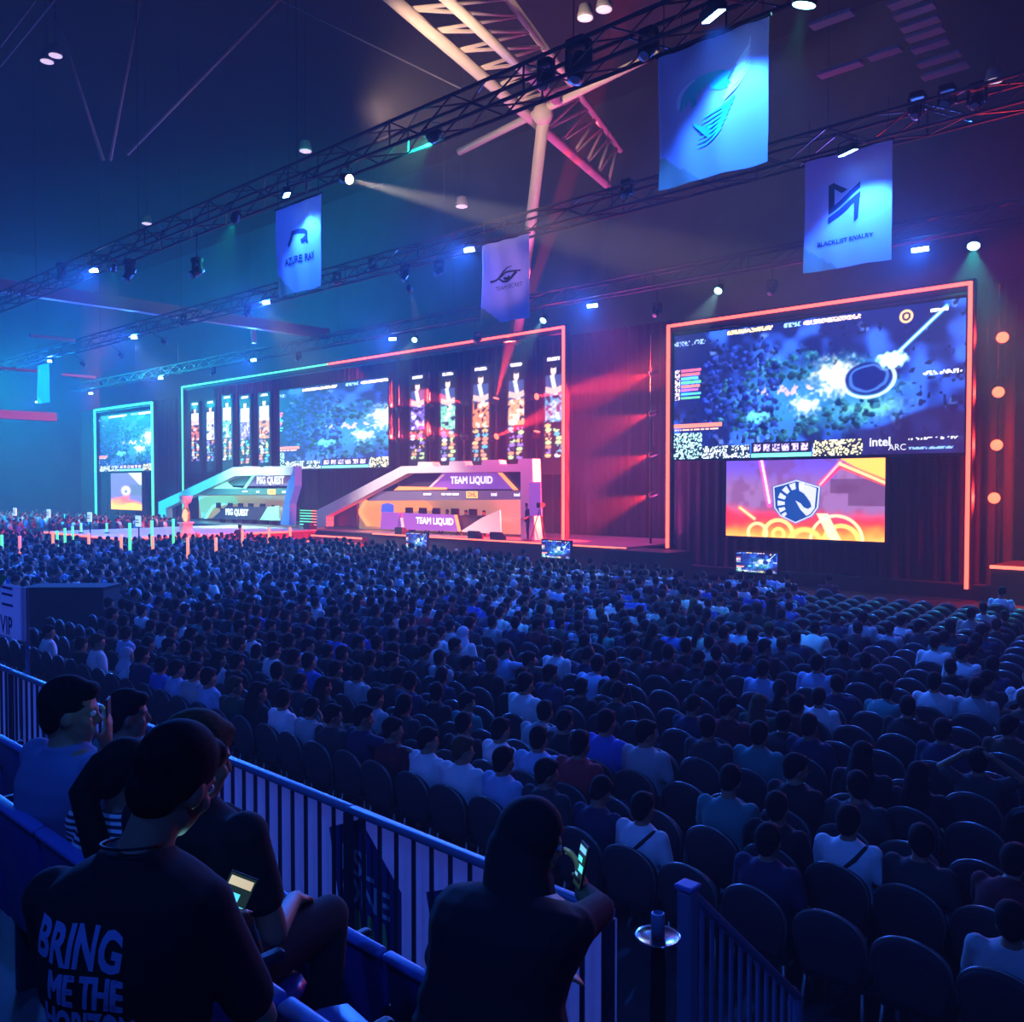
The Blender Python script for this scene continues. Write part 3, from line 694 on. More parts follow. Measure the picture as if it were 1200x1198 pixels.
for px, py, Y, w, lab, en in [
    (835, 13, Y1 - 1.4, .5, 'large bright blue wash light above the teal eagle banner', 2600), (335, 225, Y1 - 1.2, .42, 'blue wash light at the top left corner of the left logo banner', 1800),
    (111, 316, Y1, .4, 'blue wash light low at left between two dark moving heads', 1800), (993, 175, Y2 - 1.4, .52, 'blue wash light right above the black zigzag logo banner', 2600),
    (551, 292, Y2, .45, 'blue wash light beside the top of the pink eye logo banner', 2200), (313, 354, Y2, .4, 'blue wash light just below the foot of the left logo banner', 2000),
    (158, 395, Y2, .4, 'blue wash light under the grey roof beam', 2000), (59, 423, Y2, .3, 'blue wash light on top of the small far left banner', 1500),
    (1079, 292, Y3, .6, 'blue wash light above the top right of the red light frame', 2200), (695, 358, Y3, .55, 'blue wash light between the pink banner and the red frame', 2200),
    (461, 397, Y3, .5, 'blue wash light above the middle game screen', 2000), (298, 422, Y3, .45, 'blue wash light above the left end of the main light frame', 1800),
    (189, 443, Y3, .4, 'blue wash light above the green framed far screen', 1500), (107, 461, Y3, .4, 'pale blue wash light at the upper left of the green frame', 1500), (44, 471, Y3, .35, 'faint blue wash light by the foot of the small far left banner', 900)]:
    bar_lamp(px, py, Y, w, lab, en, ban=px in (835, 335, 993))
def spot_lamp(px, py, Y, label, lens, col, energy, target, angle, r=.13, group='teal spotlights on the trusses', blend=.5):
    p = on_y(px, py, Y); d = (V(target) - p).normalized(); M = frame_of(d)
    t = thing('spotlight', label, 'stage light', p, 0, group)
    q = M.to_quaternion()
    def rr(prof): return MB().rings([[q @ V((rad * math.cos(2 * math.pi * k / 14), z, rad * math.sin(2 * math.pi * k / 14))) for k in range(14)] for rad, z in prof])
    rr([(.05, -.32), (r * .9, -.28), (r, -.1), (r * 1.05, .0), (r * 1.05, .05)]).build('lamp_body', MATS['black'], t, True)
    rr([(r * .95, .051), (r * .95, .06), (r * .3, .075)]).build('lens', MATS[lens], t, True)
    MB().path([q @ V((-r - .03, -.1, 0)), q @ V((-r - .03, -.1, 0)) + V((0, 0, .3)), q @ V((r + .03, -.1, 0)) + V((0, 0, .3)), q @ V((r + .03, -.1, 0))], .014, 6).build('yoke', MATS['dark_metal'], t)
    if 'truss' in group: bracket(t, p, .2)
    light('SPOT', 'spot_lamp', p + d * .1, energy * (2 if lens == 'lens_pale' else 36 if angle < 17 and lens == 'lens_red' else 7 if angle < 10 else 6 if lens == 'lens_red' else 7 if angle < 60 else 1.5), col, p + d * 5, .06, angle, blend)
    return t
def down(px, py, Y, tx, ty, Yt): return on_y(tx, ty, Yt)
spot_lamp(507, 160, Y1, 'green spotlight with a broad beam on the nearest truss', 'lens_teal', (.02, .9, .55), 1500, on_y(430, 230, 17), 34, .15)
spot_lamp(275, 257, Y1, 'small green spotlight left of the left logo banner', 'lens_teal', (.02, .9, .55), 700, on_y(262, 300, 15), 34, .12)
spot_lamp(943, 2, Y1, 'green spotlight at the top edge above the eagle banner', 'lens_teal', (.02, .9, .75), 110, on_y(915, 130, 14.6), 38, .2)
spot_lamp(133, 316, Y1, 'small teal spotlight beside a blue wash light at left', 'lens_teal', (.05, .8, .8), 300, on_y(128, 380, 16), 30, .1)
spot_lamp(1141, 287, Y3, 'teal spotlight at the far right of the farthest truss', 'lens_teal', (.02, .85, .7), 1200, on_y(1136, 400, 30), 50, .2)
spot_lamp(842, 340, Y3, 'pale teal spotlight above the red frame', 'lens_teal', (.4, .9, .85), 1000, on_y(815, 390, 30), 34, .16)
spot_lamp(637, 375, Y3, 'pale teal spotlight at the right end of the main light frame', 'lens_teal', (.4, .9, .85), 1000, on_y(605, 420, 30), 30, .16)
spot_lamp(486, 398, Y3, 'pale teal spotlight over the middle game screen', 'lens_teal', (.4, .9, .85), 700, on_y(470, 425, 30), 30, .15)
spot_lamp(408, 210, Y1 - .3, 'warm white spotlight throwing a long beam to the right', 'lens_warm', (1, .80, .62), 14000, on_y(640, 268, Y1 - .3), 7.0, .13, 'white spotlights on the trusses', .6)
for px, py, tx, ty, e in ((193, 402, 225, 430, 900), (143, 418, 180, 455, 900), (99, 428, 155, 462, 900), (480, 340, 492, 385, 700)):
    spot_lamp(px, py, Y2 + 1.0, 'far white spotlight with a soft beam, ' + {193: 'left of the main light frame', 143: 'above the green frame', 99: 'leftmost of its line', 480: 'above the middle game screen'}[px], 'lens_pale', (.85, .8, .8), e * 4, on_y(tx, ty, Y2 + 4), 12, .12, 'white spotlights on the trusses')
# red moving lights on the stage wall
def red_lamp(px, py, Y, label, target, energy, angle, r, group): return spot_lamp(px, py, Y, label, 'lens_red', RED, energy, target, angle, r, group)
G = 'red moving lights on the stage wall'
for px, py, tx, ty, Yt, e, an, lab in [
    (581, 468, 606, 372, 32.6, 9000, 13, 'red moving light right of the third portrait throwing its beam up'), (581, 512, 655, 478, 32.6, 9000, 13, 'red moving light low by the third portrait aiming up right'),
    (628, 465, 705, 450, 32.6, 9000, 13, 'red moving light by the last portrait aiming right'), (629, 507, 640, 450, 32.6, 300, 16, 'red moving light low by the last portrait'),
    (543, 472, 480, 460, 33.6, 6000, 14, 'red moving light between the second and third portraits'), (543, 512, 480, 498, 33.6, 6000, 14, 'red moving light low between the second and third portraits'),
    (503, 476, 445, 466, 33.6, 3000, 14, 'red moving light between the first and second portraits'), (504, 514, 450, 506, 33.6, 4500, 14, 'red moving light low between the first and second portraits'),
    (467, 479, 450, 470, 33.6, 1500, 16, 'red moving light right of the middle game screen'), (467, 516, 445, 505, 33.6, 1500, 16, 'red moving light low right of the middle game screen')]:
    red_lamp(px, py, 32.9, lab, on_y(tx, ty, Yt), e, an, .17, G)
for i, (py) in enumerate((438, 485, 533, 580)):
    red_lamp(763, py, 32.6, ['highest', 'second highest', 'third highest', 'lowest'][i] + ' red lamp in the column left of the red frame', on_y(640, py + 40, 31.3), 7000, 40, .12, 'red lamps beside the red frame')
for i, (px, py) in enumerate(((1175, 396), (1170, 460), (1168, 522), (1165, 584))):
    p = on_y(px, py, 32.0)
    red_lamp(px, py, 32.0, ['highest', 'second highest', 'third highest', 'lowest'][i] + ' red lamp in the column right of the red frame', p + V((.6, -2.5, .2)), 130, 105, .19, 'red lamps right of the red frame')

for px, lab in ((581, 'third'), (628, 'last'), (543, 'second'), (503, 'first'), (467, 'nearest the middle screen')):
    x = on_y(px, 490, 33.05).x; o = MB().tube((x, 33.08, 1.2), (x, 33.08, 11.0), .035, n=8).build('lamp_pole', MATS['dark_metal'], loc=(x, 33.08, 1.2)); tag(o, 'dark pole carrying red moving lights, ' + (lab + ' by the right booth portraits' if 'near' not in lab else lab), 'pole', 'poles carrying the red lamps')
for px, Y, lab in ((763, 32.72, 'left'), (1170, 32.3, 'right')):
    x = on_y(px, 500, Y).x; o = MB().tube((x, Y, 0), (x, Y, 10.3), .05, n=8).build('lamp_pole', MATS['dark_metal'], loc=(x, Y, 0)); tag(o, 'dark pole carrying the column of red lamps %s of the red frame' % lab, 'pole', 'poles carrying the red lamps')
# moving heads hanging dark from the trusses
def moving_head(px, py, Y, label, s=1.0, tilt=35, pan=0):
    p = on_y(px, py, Y); t = thing('moving_head', label, 'stage light', p, R(pan), 'unlit moving heads on the trusses')
    MB().bbox((0, 0, .36 * s), (.36 * s, .28 * s, .16 * s), .03).build('lamp_base', MATS['black'], t)
    k = MB(); k.bbox((-.21 * s, 0, .12 * s), (.06 * s, .14 * s, .4 * s), .02); k.bbox((.21 * s, 0, .12 * s), (.06 * s, .14 * s, .4 * s), .02); k.bbox((0, 0, .3 * s), (.44 * s, .14 * s, .05 * s), .015); k.build('yoke', MATS['black'], t)
    a = R(tilt); d = V((0, -math.cos(a), -math.sin(a))); q = d.to_track_quat('Y', 'Z')
    rr = [[q @ V((rad * s * math.cos(2 * math.pi * n / 12), z * s, rad * s * math.sin(2 * math.pi * n / 12))) for n in range(12)] for rad, z in ((.07, -.24), (.14, -.2), (.15, 0), (.13, .2), (.14, .27))]
    hd = MB().rings(rr).build('lamp_head', MATS['black_gloss'], t, True)
    rr = [[q @ V((rad * s * math.cos(2 * math.pi * n / 12), z * s, rad * s * math.sin(2 * math.pi * n / 12))) for n in range(12)] for rad, z in ((.115, .275), (.115, .28), (.04, .3))]
    MB().rings(rr).build('lens', MATS['grey_steel'], hd, True)
    bracket(t, p, .42)
    return t
HEADS = [(72, 322, Y1, 'dark moving head left of a blue wash light', 1.1, 65), (152, 320, Y1, 'dark moving head right of a blue wash light at left', 1.1, 60), (231, 318, Y1, 'dark moving head with a tilted pale lens, below the left end of the nearest truss', 1.0, 40),
    (678, 78, Y1, 'large dark moving head in front of the white roof struts', 1.25, 70), (640, 92, Y1, 'dark moving head left of the large one before the roof struts', .9, 55), (760, 58, Y1, 'dark moving head beside the eagle banner', .9, 50),
    (437, 315, Y2, 'dark moving head on the middle truss left of the eye banner', .9, 30), (475, 322, Y2, 'dark moving head on the middle truss near the eye banner', .9, 60), (515, 318, Y2, 'dark moving head close to the left edge of the eye banner', .9, 40),
    (395, 330, Y2, 'dark moving head right of the left logo banner', .9, 20), (290, 367, Y2, 'dark moving head under the left logo banner', .9, 45), (215, 378, Y2, 'dark moving head under the grey roof beam', .9, 45),
    (1110, 120, Y2, 'moving head right of the zigzag banner', .9, 30), (1145, 118, Y2, 'moving head at the right end of the middle truss', .9, 50), (1075, 128, Y2, 'moving head above right of the zigzag banner', .9, 60),
    (735, 226, Y2, 'dark moving head under the eagle banner', .9, 40), (250, 437, Y3, 'dark moving head over the left of the light frame', .9, 40), (350, 420, Y3, 'dark moving head over the middle of the light frame', .9, 40), (560, 398, Y3, 'dark moving head under the eye banner', .9, 30), (770, 366, Y3, 'dark moving head over the left of the red frame', .9, 40), (905, 340, Y3, 'dark moving head over the middle of the red frame', .9, 40)]
for h in HEADS: moving_head(*h)
for px, py, z, lab in [(55, 72, 21, 'pale house lamp in the dark roof, lower of a pair'), (65, 65, 21, 'pale house lamp in the dark roof, upper of a pair'), (358, 177, 18, 'pale house lamp above the left logo banner'), (172, 262, 18, 'small pinkish house lamp at left under the roof'), (686, 21, 19, 'pale house lamp beside the white roof truss'), (708, 11, 19, 'pale house lamp near the top edge by the roof truss'), (541, 242, 16, 'pale house lamp under the long white beam'), (1165, 95, 17, 'pinkish house lamp at the far right')]:
    p = on_z(px, py, z); t = thing('house_lamp', lab, 'ceiling light', p, 0, 'pale house lamps under the roof')
    MB().lathe((0, 0, 0), [(.06, .45), (.2, .4), (.26, .1), (.28, 0)], 16).build('lamp_shade', MATS['grey_steel'], t, True)
    MB().lathe((0, 0, -.02), [(.25, .0), (.25, .02), (.1, -.05)], 16).build('lens', MATS['lens_pale'], t, True)  # unlit lamps: the weak glow stands in for light they reflect
    MB().tube((0, 0, .45), (0, 0, WZ - p.z), .012, n=5).build('hanging_cable', MATS['truss'], t)

# ------------------------------------------------------------------ banners
def sheer(name, col, amt=.45):
    """thin cloth or vinyl that lets part of the light through"""
    m = mat(name, col, .8); nt = m.node_tree; b = nt.nodes['Principled BSDF']; t = nt.nodes.new('ShaderNodeBsdfTranslucent'); x = nt.nodes.new('ShaderNodeMixShader')
    t.inputs['Color'].default_value = (*col, 1); x.inputs['Fac'].default_value = amt; out = nt.nodes['Material Output']
    nt.links.new(b.outputs[0], x.inputs[1]); nt.links.new(t.outputs[0], x.inputs[2]); nt.links.new(x.outputs[0], out.inputs['Surface']); return m
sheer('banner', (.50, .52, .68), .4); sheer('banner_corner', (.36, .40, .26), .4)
mat('print_dark', (.012, .012, .05), .8); mat('print_teal', (.04, .50, .48), .8); mat('print_pale', (.75, .8, .88), .8)
mat('banner_blue', (.05, .18, .55), .8)
def banner(label, xl, xr, tl, bl, tr, br, Y, logo, cloth='banner', nx=36, ny=50):
    x0, x1, zb, zt = rect_y(xl, xr, tl, bl, tr, br, Y)
    t = thing('team_banner', label, 'banner', ((x0 + x1) / 2, Y, zb), 0, 'team banners hung from the trusses')
    W, H = x1 - x0, zt - zb; ph = px_seed(label)
    def wav(u, v): return .035 * math.sin(u * 9 + ph) * (1 - v) + .02 * math.sin(u * 17 + v * 4 + ph) + .02 * math.sin(v * 6 + ph)
    m = MB(); vs = []; fs = []; mi = []
    for side in (0, 1):
        for j in range(ny + 1):
            for i in range(nx + 1):
                u, v = i / nx, j / ny; vs.append((x0 + W * u, Y + wav(u, v) + .008 * side, zb + H * v))
    N = (nx + 1) * (ny + 1)
    for side in (0, 1):
        for j in range(ny):
            for i in range(nx):
                a = side * N + j * (nx + 1) + i
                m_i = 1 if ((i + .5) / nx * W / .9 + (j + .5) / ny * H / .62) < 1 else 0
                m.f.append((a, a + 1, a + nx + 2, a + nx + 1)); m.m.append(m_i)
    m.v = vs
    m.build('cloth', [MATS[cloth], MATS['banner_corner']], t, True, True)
    k = MB(); logo(k, lambda u, v, d=.015: V((x0 + W * u, Y + wav(u, v) - d, zb + H * v)), W, H)
    if k.v: k.build('logo_print', [MATS['print_dark'], MATS['print_teal'], MATS['print_pale']], t, world=True)
    k = MB(); k.tube((x0 - .05, Y, zt + .02), (x1 + .05, Y, zt + .02), .03); k.tube((x0 + .1, Y, zt), (x0 + .1, Y, zt + 1.0), .01, n=5); k.tube((x1 - .1, Y, zt), (x1 - .1, Y, zt + 1.0), .01, n=5)
    k.build('hanging_pole', MATS['dark_metal'], t, world=True)
def px_seed(s): return sum(map(ord, s)) % 63 / 10
def poly(k, P, pts, mi=0, th=.004):
    """a printed patch that follows the cloth, cut fine enough to bend with it"""
    bm = bmesh.new(); f = bm.faces.new([bm.verts.new((u, v, 0)) for u, v in pts]); bmesh.ops.triangulate(bm, faces=[f])
    bmesh.ops.subdivide_edges(bm, edges=bm.edges[:], cuts=2, use_grid_fill=True); bm.verts.index_update()
    k.add([P(v.co.x, v.co.y) for v in bm.verts], [[v.index for v in f.verts] for f in bm.faces], mi); bm.free()
def stroke(k, P, pts, w, mi=0, asp=1.0, w1=None):
    """a printed stroke of given width (in banner widths)"""
    n = len(pts); L, Rr = [], []
    for i, p in enumerate(pts):
        a, b = pts[max(i - 1, 0)], pts[min(i + 1, n - 1)]; dx, dy = b[0] - a[0], (b[1] - a[1]) * asp; q = math.hypot(dx, dy) or 1
        ww = w if w1 is None else w + (w1 - w) * i / (n - 1)
        L.append((p[0] - dy / q * ww, p[1] + dx / q * ww / asp)); Rr.append((p[0] + dy / q * ww, p[1] - dx / q * ww / asp))
    vs = [P(*p) for p in L] + [P(*p) for p in Rr]
    k.add(vs, [(i, i + 1, n + i + 1, n + i) for i in range(n - 1)], mi)
def arc(cx, cy, rx, ry, a0, a1, n=14): return [(cx + rx * math.cos(R(a0 + (a1 - a0) * i / n)), cy + ry * math.sin(R(a0 + (a1 - a0) * i / n))) for i in range(n + 1)]
def word(k, P, txt, u, v, wid, W, H, mi=0, bold=.01):
    size = wid * W / (.62 * len(txt)); m = text_mb(txt, (0, 0, 0), (1, 0, 0), (0, 1, 0), size, bold=size * bold)
    k.add([P(u + x / W, v + y / H) for x, y, z in m.v], m.f, mi)
def logo_bird(k, P, W, H):
    asp = H / W
    for i in range(6): stroke(k, P, arc(.42 + .03 * i, .52 + .015 * i, .20 - .012 * i, .20 - .015 * i, 175 - i * 4, 60 - i * 3), .014, 1, asp, .03)
    for i in range(7): stroke(k, P, arc(.40, .60 - i * .033, .34 - i * .02, .16, -25, -85 - i * 2), .012, 1, asp, .004)
    for i in range(7): stroke(k, P, [(.62 + .02 * i, .53 + i * .035), (.74 + .018 * i, .60 + i * .04), (.86, .70 + i * .034)], .014, 2, asp, .004)
    stroke(k, P, arc(.47, .58, .13, .10, 200, 20), .03, 1, asp, .01); poly(k, P, [(.5, .66), (.62, .69), (.7, .62), (.6, .60), (.52, .62)], 1)
    stroke(k, P, arc(.36, .60, .16, .13, 200, 90), .02, 2, asp, .008)
    for i in range(4): stroke(k, P, [(.34 + .05 * i, .42 - i * .025), (.48, .30 + i * .02), (.64, .40 + i * .03)], .012, 1, asp, .02)
def logo_zig(k, P, W, H):
    def z(q): return ((q[0] - 150) / 640, 1 - (q[1] - 170) / 870)
    Z = lambda pts: poly(k, P, [z(q) for q in pts])
    Z([(333, 395), (375, 380), (375, 548), (333, 620)]); Z([(333, 410), (372, 385), (475, 455), (430, 472), (372, 428)]); Z([(333, 620), (350, 570), (570, 418), (570, 465)]); Z([(330, 690), (330, 640), (570, 490), (570, 540)]); Z([(525, 715), (525, 545), (568, 515), (556, 690)])
    word(k, P, 'BLACKLIST RIVALRY', .48, .235, .76, W, H, 0, .02)
def logo_eye(k, P, W, H):
    asp = H / W
    stroke(k, P, [(.18, .52), (.3, .525), (.42, .575), (.5, .605), (.62, .60), (.82, .59)], .02, 0, asp, .012); stroke(k, P, [(.36, .55), (.45, .62), (.55, .655), (.66, .665)], .022, 0, asp, .004)
    stroke(k, P, [(.36, .54), (.44, .50), (.54, .49), (.64, .52), (.74, .585)], .012, 0, asp, .026); stroke(k, P, arc(.53, .555, .07, .03, 190, 350), .02, 0, asp)
    word(k, P, 'TEAM SECRET', .58, .42, .62, W, H, 0, .0)
def logo_arm(k, P, W, H):
    asp = H / W
    stroke(k, P, [(.30, .54), (.38, .60), (.42, .665), (.52, .675), (.64, .66), (.70, .63), (.68, .585), (.58, .55)], .03, 0, asp); poly(k, P, [(.64, .55), (.72, .55), (.74, .52), (.68, .52)])
    word(k, P, 'AZURE RAY', .54, .36, .70, W, H, 0, .03)
banner('large banner with a teal eagle emblem at upper right', 772, 900, 62, 227, 26, 185, Y1 - .5, logo_bird, 'banner')
banner('banner with a dark zigzag logo above the red light frame', 943, 1045, 187, 320, 168, 305, Y2 - .5, logo_zig)
banner('pinkish banner with a dark eye logo above the stage', 565, 620, 285, 381, 277, 373, Y2 - .5, logo_eye)
banner('left banner with a curved dark logo and blurred name', 324, 376, 246, 347, 228, 337, Y1 - .5, logo_arm)
banner('small plain banner hanging far left, blue lit', 44, 58, 428, 474, 426, 471, Y2 + .4, lambda k, P, W, H: None, 'banner_blue')

# ------------------------------------------------------------------ roof steel
rt = thing('roof_truss', 'white triangular roof truss running over the hall towards the stage', 'roof truss', on_z(635, 130, 18.2))
ZR = 18.2
A, B, C2 = on_z(440, -18, ZR), on_z(636, 131, ZR), on_z(712, 217, ZR)
MB().tube(A, C2, .20, n=10).build('chord', MATS['white_steel'], rt, True, True)
A2, B2 = on_z(505, -18, ZR), on_z(640, 128, ZR)
MB().tube(A2, on_z(652, 118, ZR), .17, n=10).build('chord', MATS['white_steel'], rt, True, True)
off = V((1.9, .4, 2.1))
U0, U1 = on_z(588, -12, 20.3), on_z(727, 176, 20.3)
MB().tube(U0, U1, .15, n=10).build('chord', MATS['white_steel'], rt, True, True)
k = MB(); n = 13
for i in range(n):
    a, b = A.lerp(C2, i / n), U0.lerp(U1, (i + .5) / n); k.tube(a, b, .07, n=6); k.tube(A.lerp(C2, (i + 1) / n), b, .07, n=6)
k.build('brace', MATS['white_steel'], rt, True, True)
k = MB(); k.ball(B + V((0, 0, -.1)), .42); k.build('joint', MATS['white_steel'], rt, True, True)
MB().tube(on_y(637, 138, B.y), on_y(606, 400, B.y + 9), .24, n=12).build('strut', MATS['white_steel'], rt, True, True)
o = MB().tube(on_y(538, 178, B.y), on_y(772, 61, B.y), .15, n=10); o = o.build('roof_purlin', MATS['white_steel'], loc=on_y(655, 120, B.y), smooth=True); tag(o, 'long white roof tube crossing under the white truss', 'roof tube')
for (a, b, y0, y1, w, lab) in [((58, -4), (121, 188), 22, 28, .085, 'leftmost of three thin pink roof rods'), ((165, -4), (129, 188), 22, 28, .085, 'middle one of three thin pink roof rods'), ((330, -4), (149, 181), 22, 28, .085, 'rightmost and longest of three thin pink roof rods')]:
    p, q = on_z(*a, 25.5), on_z(*b, 19.0); o = MB().tube(p, q, w, n=8).build('roof_rod', MATS['white_steel'], smooth=True, loc=q); tag(o, lab, 'roof rod', 'thin roof rods')
p, q = on_z(328, 0, 25.5), on_z(540, 104, 19.5); o = MB().tube(p, q, .03, n=6).build('roof_cable', MATS['grey_steel'], loc=p); tag(o, 'thin dark cable running from the rods to the white truss', 'cable')
for (a, b, lab) in [((0, 78), (64, 0), 'upper left cable at the corner of the roof'), ((0, 55), (42, 0), 'cable left of two others at the roof corner')]:
    p, q = on_z(*a, 19), on_z(*b, 21); o = MB().tube(p, q, .04, n=6).build('roof_cable', MATS['grey_steel'], loc=p); tag(o, lab, 'cable')
for (a, b, X, w, h, lab) in [((-20, 333), (384, 391), -47, .5, .62, 'long grey roof beam crossing the left side'), ((-30, 482), (65, 491), -62, .5, .55, 'pale horizontal beam end at the far left edge'), ((35, 388), (88, 404), -52, .15, .15, 'thin pale roof tube far left'), ((-5, 425), (44, 441), -55, .15, .15, 'thin pale roof tube at the left edge'), ((72, 432), (112, 449), -55, .15, .15, 'thin pale roof tube right of the small banner')]:
    p, q = on_x(*a, X), on_x(*b, X); z = (p.z + q.z) / 2
    o = MB().span((X - w / 2, p.y, z - h / 2), (X + w / 2, q.y, z + h / 2)).build('roof_beam', MATS['grey_steel' if w > .2 else 'white_steel'], loc=(X, (p.y + q.y) / 2, z)); tag(o, lab, 'beam')
p = on_y(296, 376, 30); o = MB().tube(p + V((0, 0, .2)), on_y(298, 402, 30), .2, .16, 12).build('roof_strut', MATS['white_steel'], smooth=True, loc=p); tag(o, 'short pink strut under the end of the grey beam', 'strut')
mat('panel_ceiling', (.42, .38, .44), .8)
for i, (a, b) in enumerate([((1049, 26), (1095, 8)), ((1056, 38), (1102, 25)), ((1062, 50), (1107, 37)), ((1070, 64), (1112, 50)), ((1075, 80), (1127, 66)), ((1080, 94), (1136, 80)), ((960, 93), (1010, 76)), ((1018, 72), (1056, 60)), ((950, 35), (1000, 18)), ((1042, 12), (1088, -4))]):
    p, q = on_z(*a, 17.5), on_z(*b, 17.5); y = (p.y + q.y) / 2
    o = MB().bbox(((p.x + q.x) / 2, y, 17.6), (abs(q.x - p.x), .42, .12), .02).build('ceiling_panel', MATS['panel_ceiling'], loc=((p.x + q.x) / 2, y, 17.6))
    nm = ['second', 'third', 'fourth', 'fifth', 'sixth', 'seventh']
    tag(o, (nm[i] + ' from the top in the ladder of grey roof panels at upper right') if i < 6 else ['grey roof panel left of the ladder of panels', 'short grey roof panel beside the ladder of panels', 'grey roof panel behind the eagle banner corner', 'topmost in the ladder of grey roof panels at upper right'][i - 6], 'roof panel', 'grey acoustic panels under the roof')

# ------------------------------------------------------------------ glowing posts, small lit signs, trophy
mat('post_green', (.1, .5, .25), .5, emit=(.15, 1, .42), emit_s=1.1); mat('post_orange', (.6, .25, .15), .5, emit=(1, .34, .16), emit_s=1.2); mat('post_red', (.6, .2, .2), .5, emit=(1, .25, .25), emit_s=1.0)
PO = [(2, 627, 'g'), (23, 628, 'r'), (62, 623, 'o'), (67, 622, 'g'), (76, 619, 'g'), (85, 617, 'g'), (95, 613, 'g'), (104, 625, 'o'), (125, 613, 'g'), (142, 626, 'o'), (152, 613, 'g'), (179, 628, 'o'), (178, 610, 'g'), (203, 608, 'g'), (220, 630, 'o'), (253, 630, 'o'), (284, 621, 'o'), (315, 618, 'o'), (340, 618, 'o')]
cn = {'g': 'green', 'o': 'orange', 'r': 'pinkish red'}
seen = {}
for px, py, c in PO:
    p = on_z(px, py, 1.75); b = ZS if tx0 - .2 < p.x < tx1 + .2 and p.y > ty0 - .2 else 0.0
    if px in (179, 203, 178, 152) and c == 'g': p = on_z(px, py, 2.3); b = ZS if tx0 < p.x < tx1 else 0.0
    seen[c] = seen.get(c, 0) + 1
    word_n = ['first', 'second', 'third', 'fourth', 'fifth', 'sixth', 'seventh', 'eighth', 'ninth', 'tenth'][seen[c] - 1]
    t = thing('light_post', 'slim %s light post by the catwalk, %s %s one from the left' % (cn[c], word_n, cn[c]) if c != 'r' else 'slim pinkish red light post at the left edge of the crowd', 'light post', (p.x, p.y, b), 0, 'glowing posts around the catwalk')
    zt = p.z
    MB().lathe((0, 0, 0), [(.14, 0), (.14, .03), (.05, .05), (.045, max(.06, zt - b - 1.15))], 10).build('post_base', MATS['black'], t, True)
    MB().tube((0, 0, max(.06, zt - b - 1.15)), (0, 0, zt - b), .06, n=10).build('light_tube', MATS[{'g': 'post_green', 'o': 'post_orange', 'r': 'post_red'}[c]], t, True)
mat('sign_lit', (.7, .8, .9), .5, emit=(.55, .8, .95), emit_s=1.0, sampling='NONE')
for i, (px, py) in enumerate([(17.5, 600), (57, 602), (105, 606), (162, 611)]):
    p = on_z(px, py, 2.35); t = thing('section_sign', 'small white lit sign above the crowd, %s from the left' % ['first', 'second', 'third', 'fourth'][i], 'sign', (p.x, p.y, 0), 0, 'small lit signs over the far crowd')
    MB().bbox((0, 0, 2.35), (.42, .06, .42), .02).build('sign_board', MATS['sign_lit'], t)
    k = MB(); k.span((-.14, -.05, 2.38), (.1, -.031, 2.42)); k.span((-.14, -.05, 2.28), (.14, -.031, 2.32)); k.build('sign_lettering', MATS['grey_steel'], t)
    MB().tube((0, .02, 0), (0, .02, 2.2), .025).build('pole', MATS['dark_metal'], t)
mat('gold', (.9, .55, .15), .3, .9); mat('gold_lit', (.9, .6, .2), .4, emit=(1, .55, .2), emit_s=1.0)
p = on_z(218, 627, ZS); t = thing('trophy_stand', 'white trophy stand with a glowing gold shield on the catwalk', 'trophy stand', (p.x, p.y, ZS))
MB().lathe((0, 0, 0), [(.45, 0), (.45, .12), (.34, .16), (.32, .55), (.42, .6), (.42, .66)], 20).build('pedestal', MATS['white_panel'], t, True)
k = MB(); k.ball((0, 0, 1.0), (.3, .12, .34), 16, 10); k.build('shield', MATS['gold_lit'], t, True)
k = MB(); k.path([(math.cos(a) * .36, 0, 1.0 + math.sin(a) * .4) for a in [2 * math.pi * i / 20 for i in range(21)]], .05, 8); k.build('ring', MATS['gold'], t, True)
MB().lathe((0, 0, 1.38), [(.12, 0), (.1, .2), (.26, .3), (.34, .62), (.3, .62), (.2, .34)], 18).build('cup', MATS['white_panel'], t, True)
light('POINT', 'trophy_lamp', (p.x, p.y - .9, ZS + 1.0), 15, (1, .6, .25), size=.1)
# ================================================================== people
mat('hair_black', (.010, .009, .010), .85, spec=.15, noise_amt=.4, noise_scale=60, bump=.4); mat('hair_brown', (.09, .05, .025), .85, spec=.15, noise_amt=.4, noise_scale=60, bump=.4); mat('scarf', (.45, .5, .6), .85)
CLOTH = {'white': (.72, .72, .74), 'pale blue': (.32, .45, .66), 'light grey': (.38, .39, .41), 'blue': (.06, .12, .5), 'black': (.012, .012, .015), 'navy': (.02, .025, .07), 'charcoal': (.035, .036, .04), 'maroon': (.14, .012, .02), 'red': (.42, .03, .04), 'teal': (.05, .22, .22), 'brown': (.09, .05, .03), 'dark green': (.02, .06, .035), 'dull blue': (.14, .19, .36)}
for k_, c_ in CLOTH.items(): mat('cloth_' + k_, c_, .9)
mat('trousers_dark', (.02, .022, .03), .9); mat('trousers_jeans', (.04, .06, .13), .9)
def rotm(yaw=0, pitch=0, roll=0):
    """yaw to the left, pitch up, roll to the right; degrees; x right, y forward, z up"""
    return Matrix.Rotation(R(yaw), 3, 'Z') @ Matrix.Rotation(R(pitch), 3, 'X') @ Matrix.Rotation(R(roll), 3, 'Y')
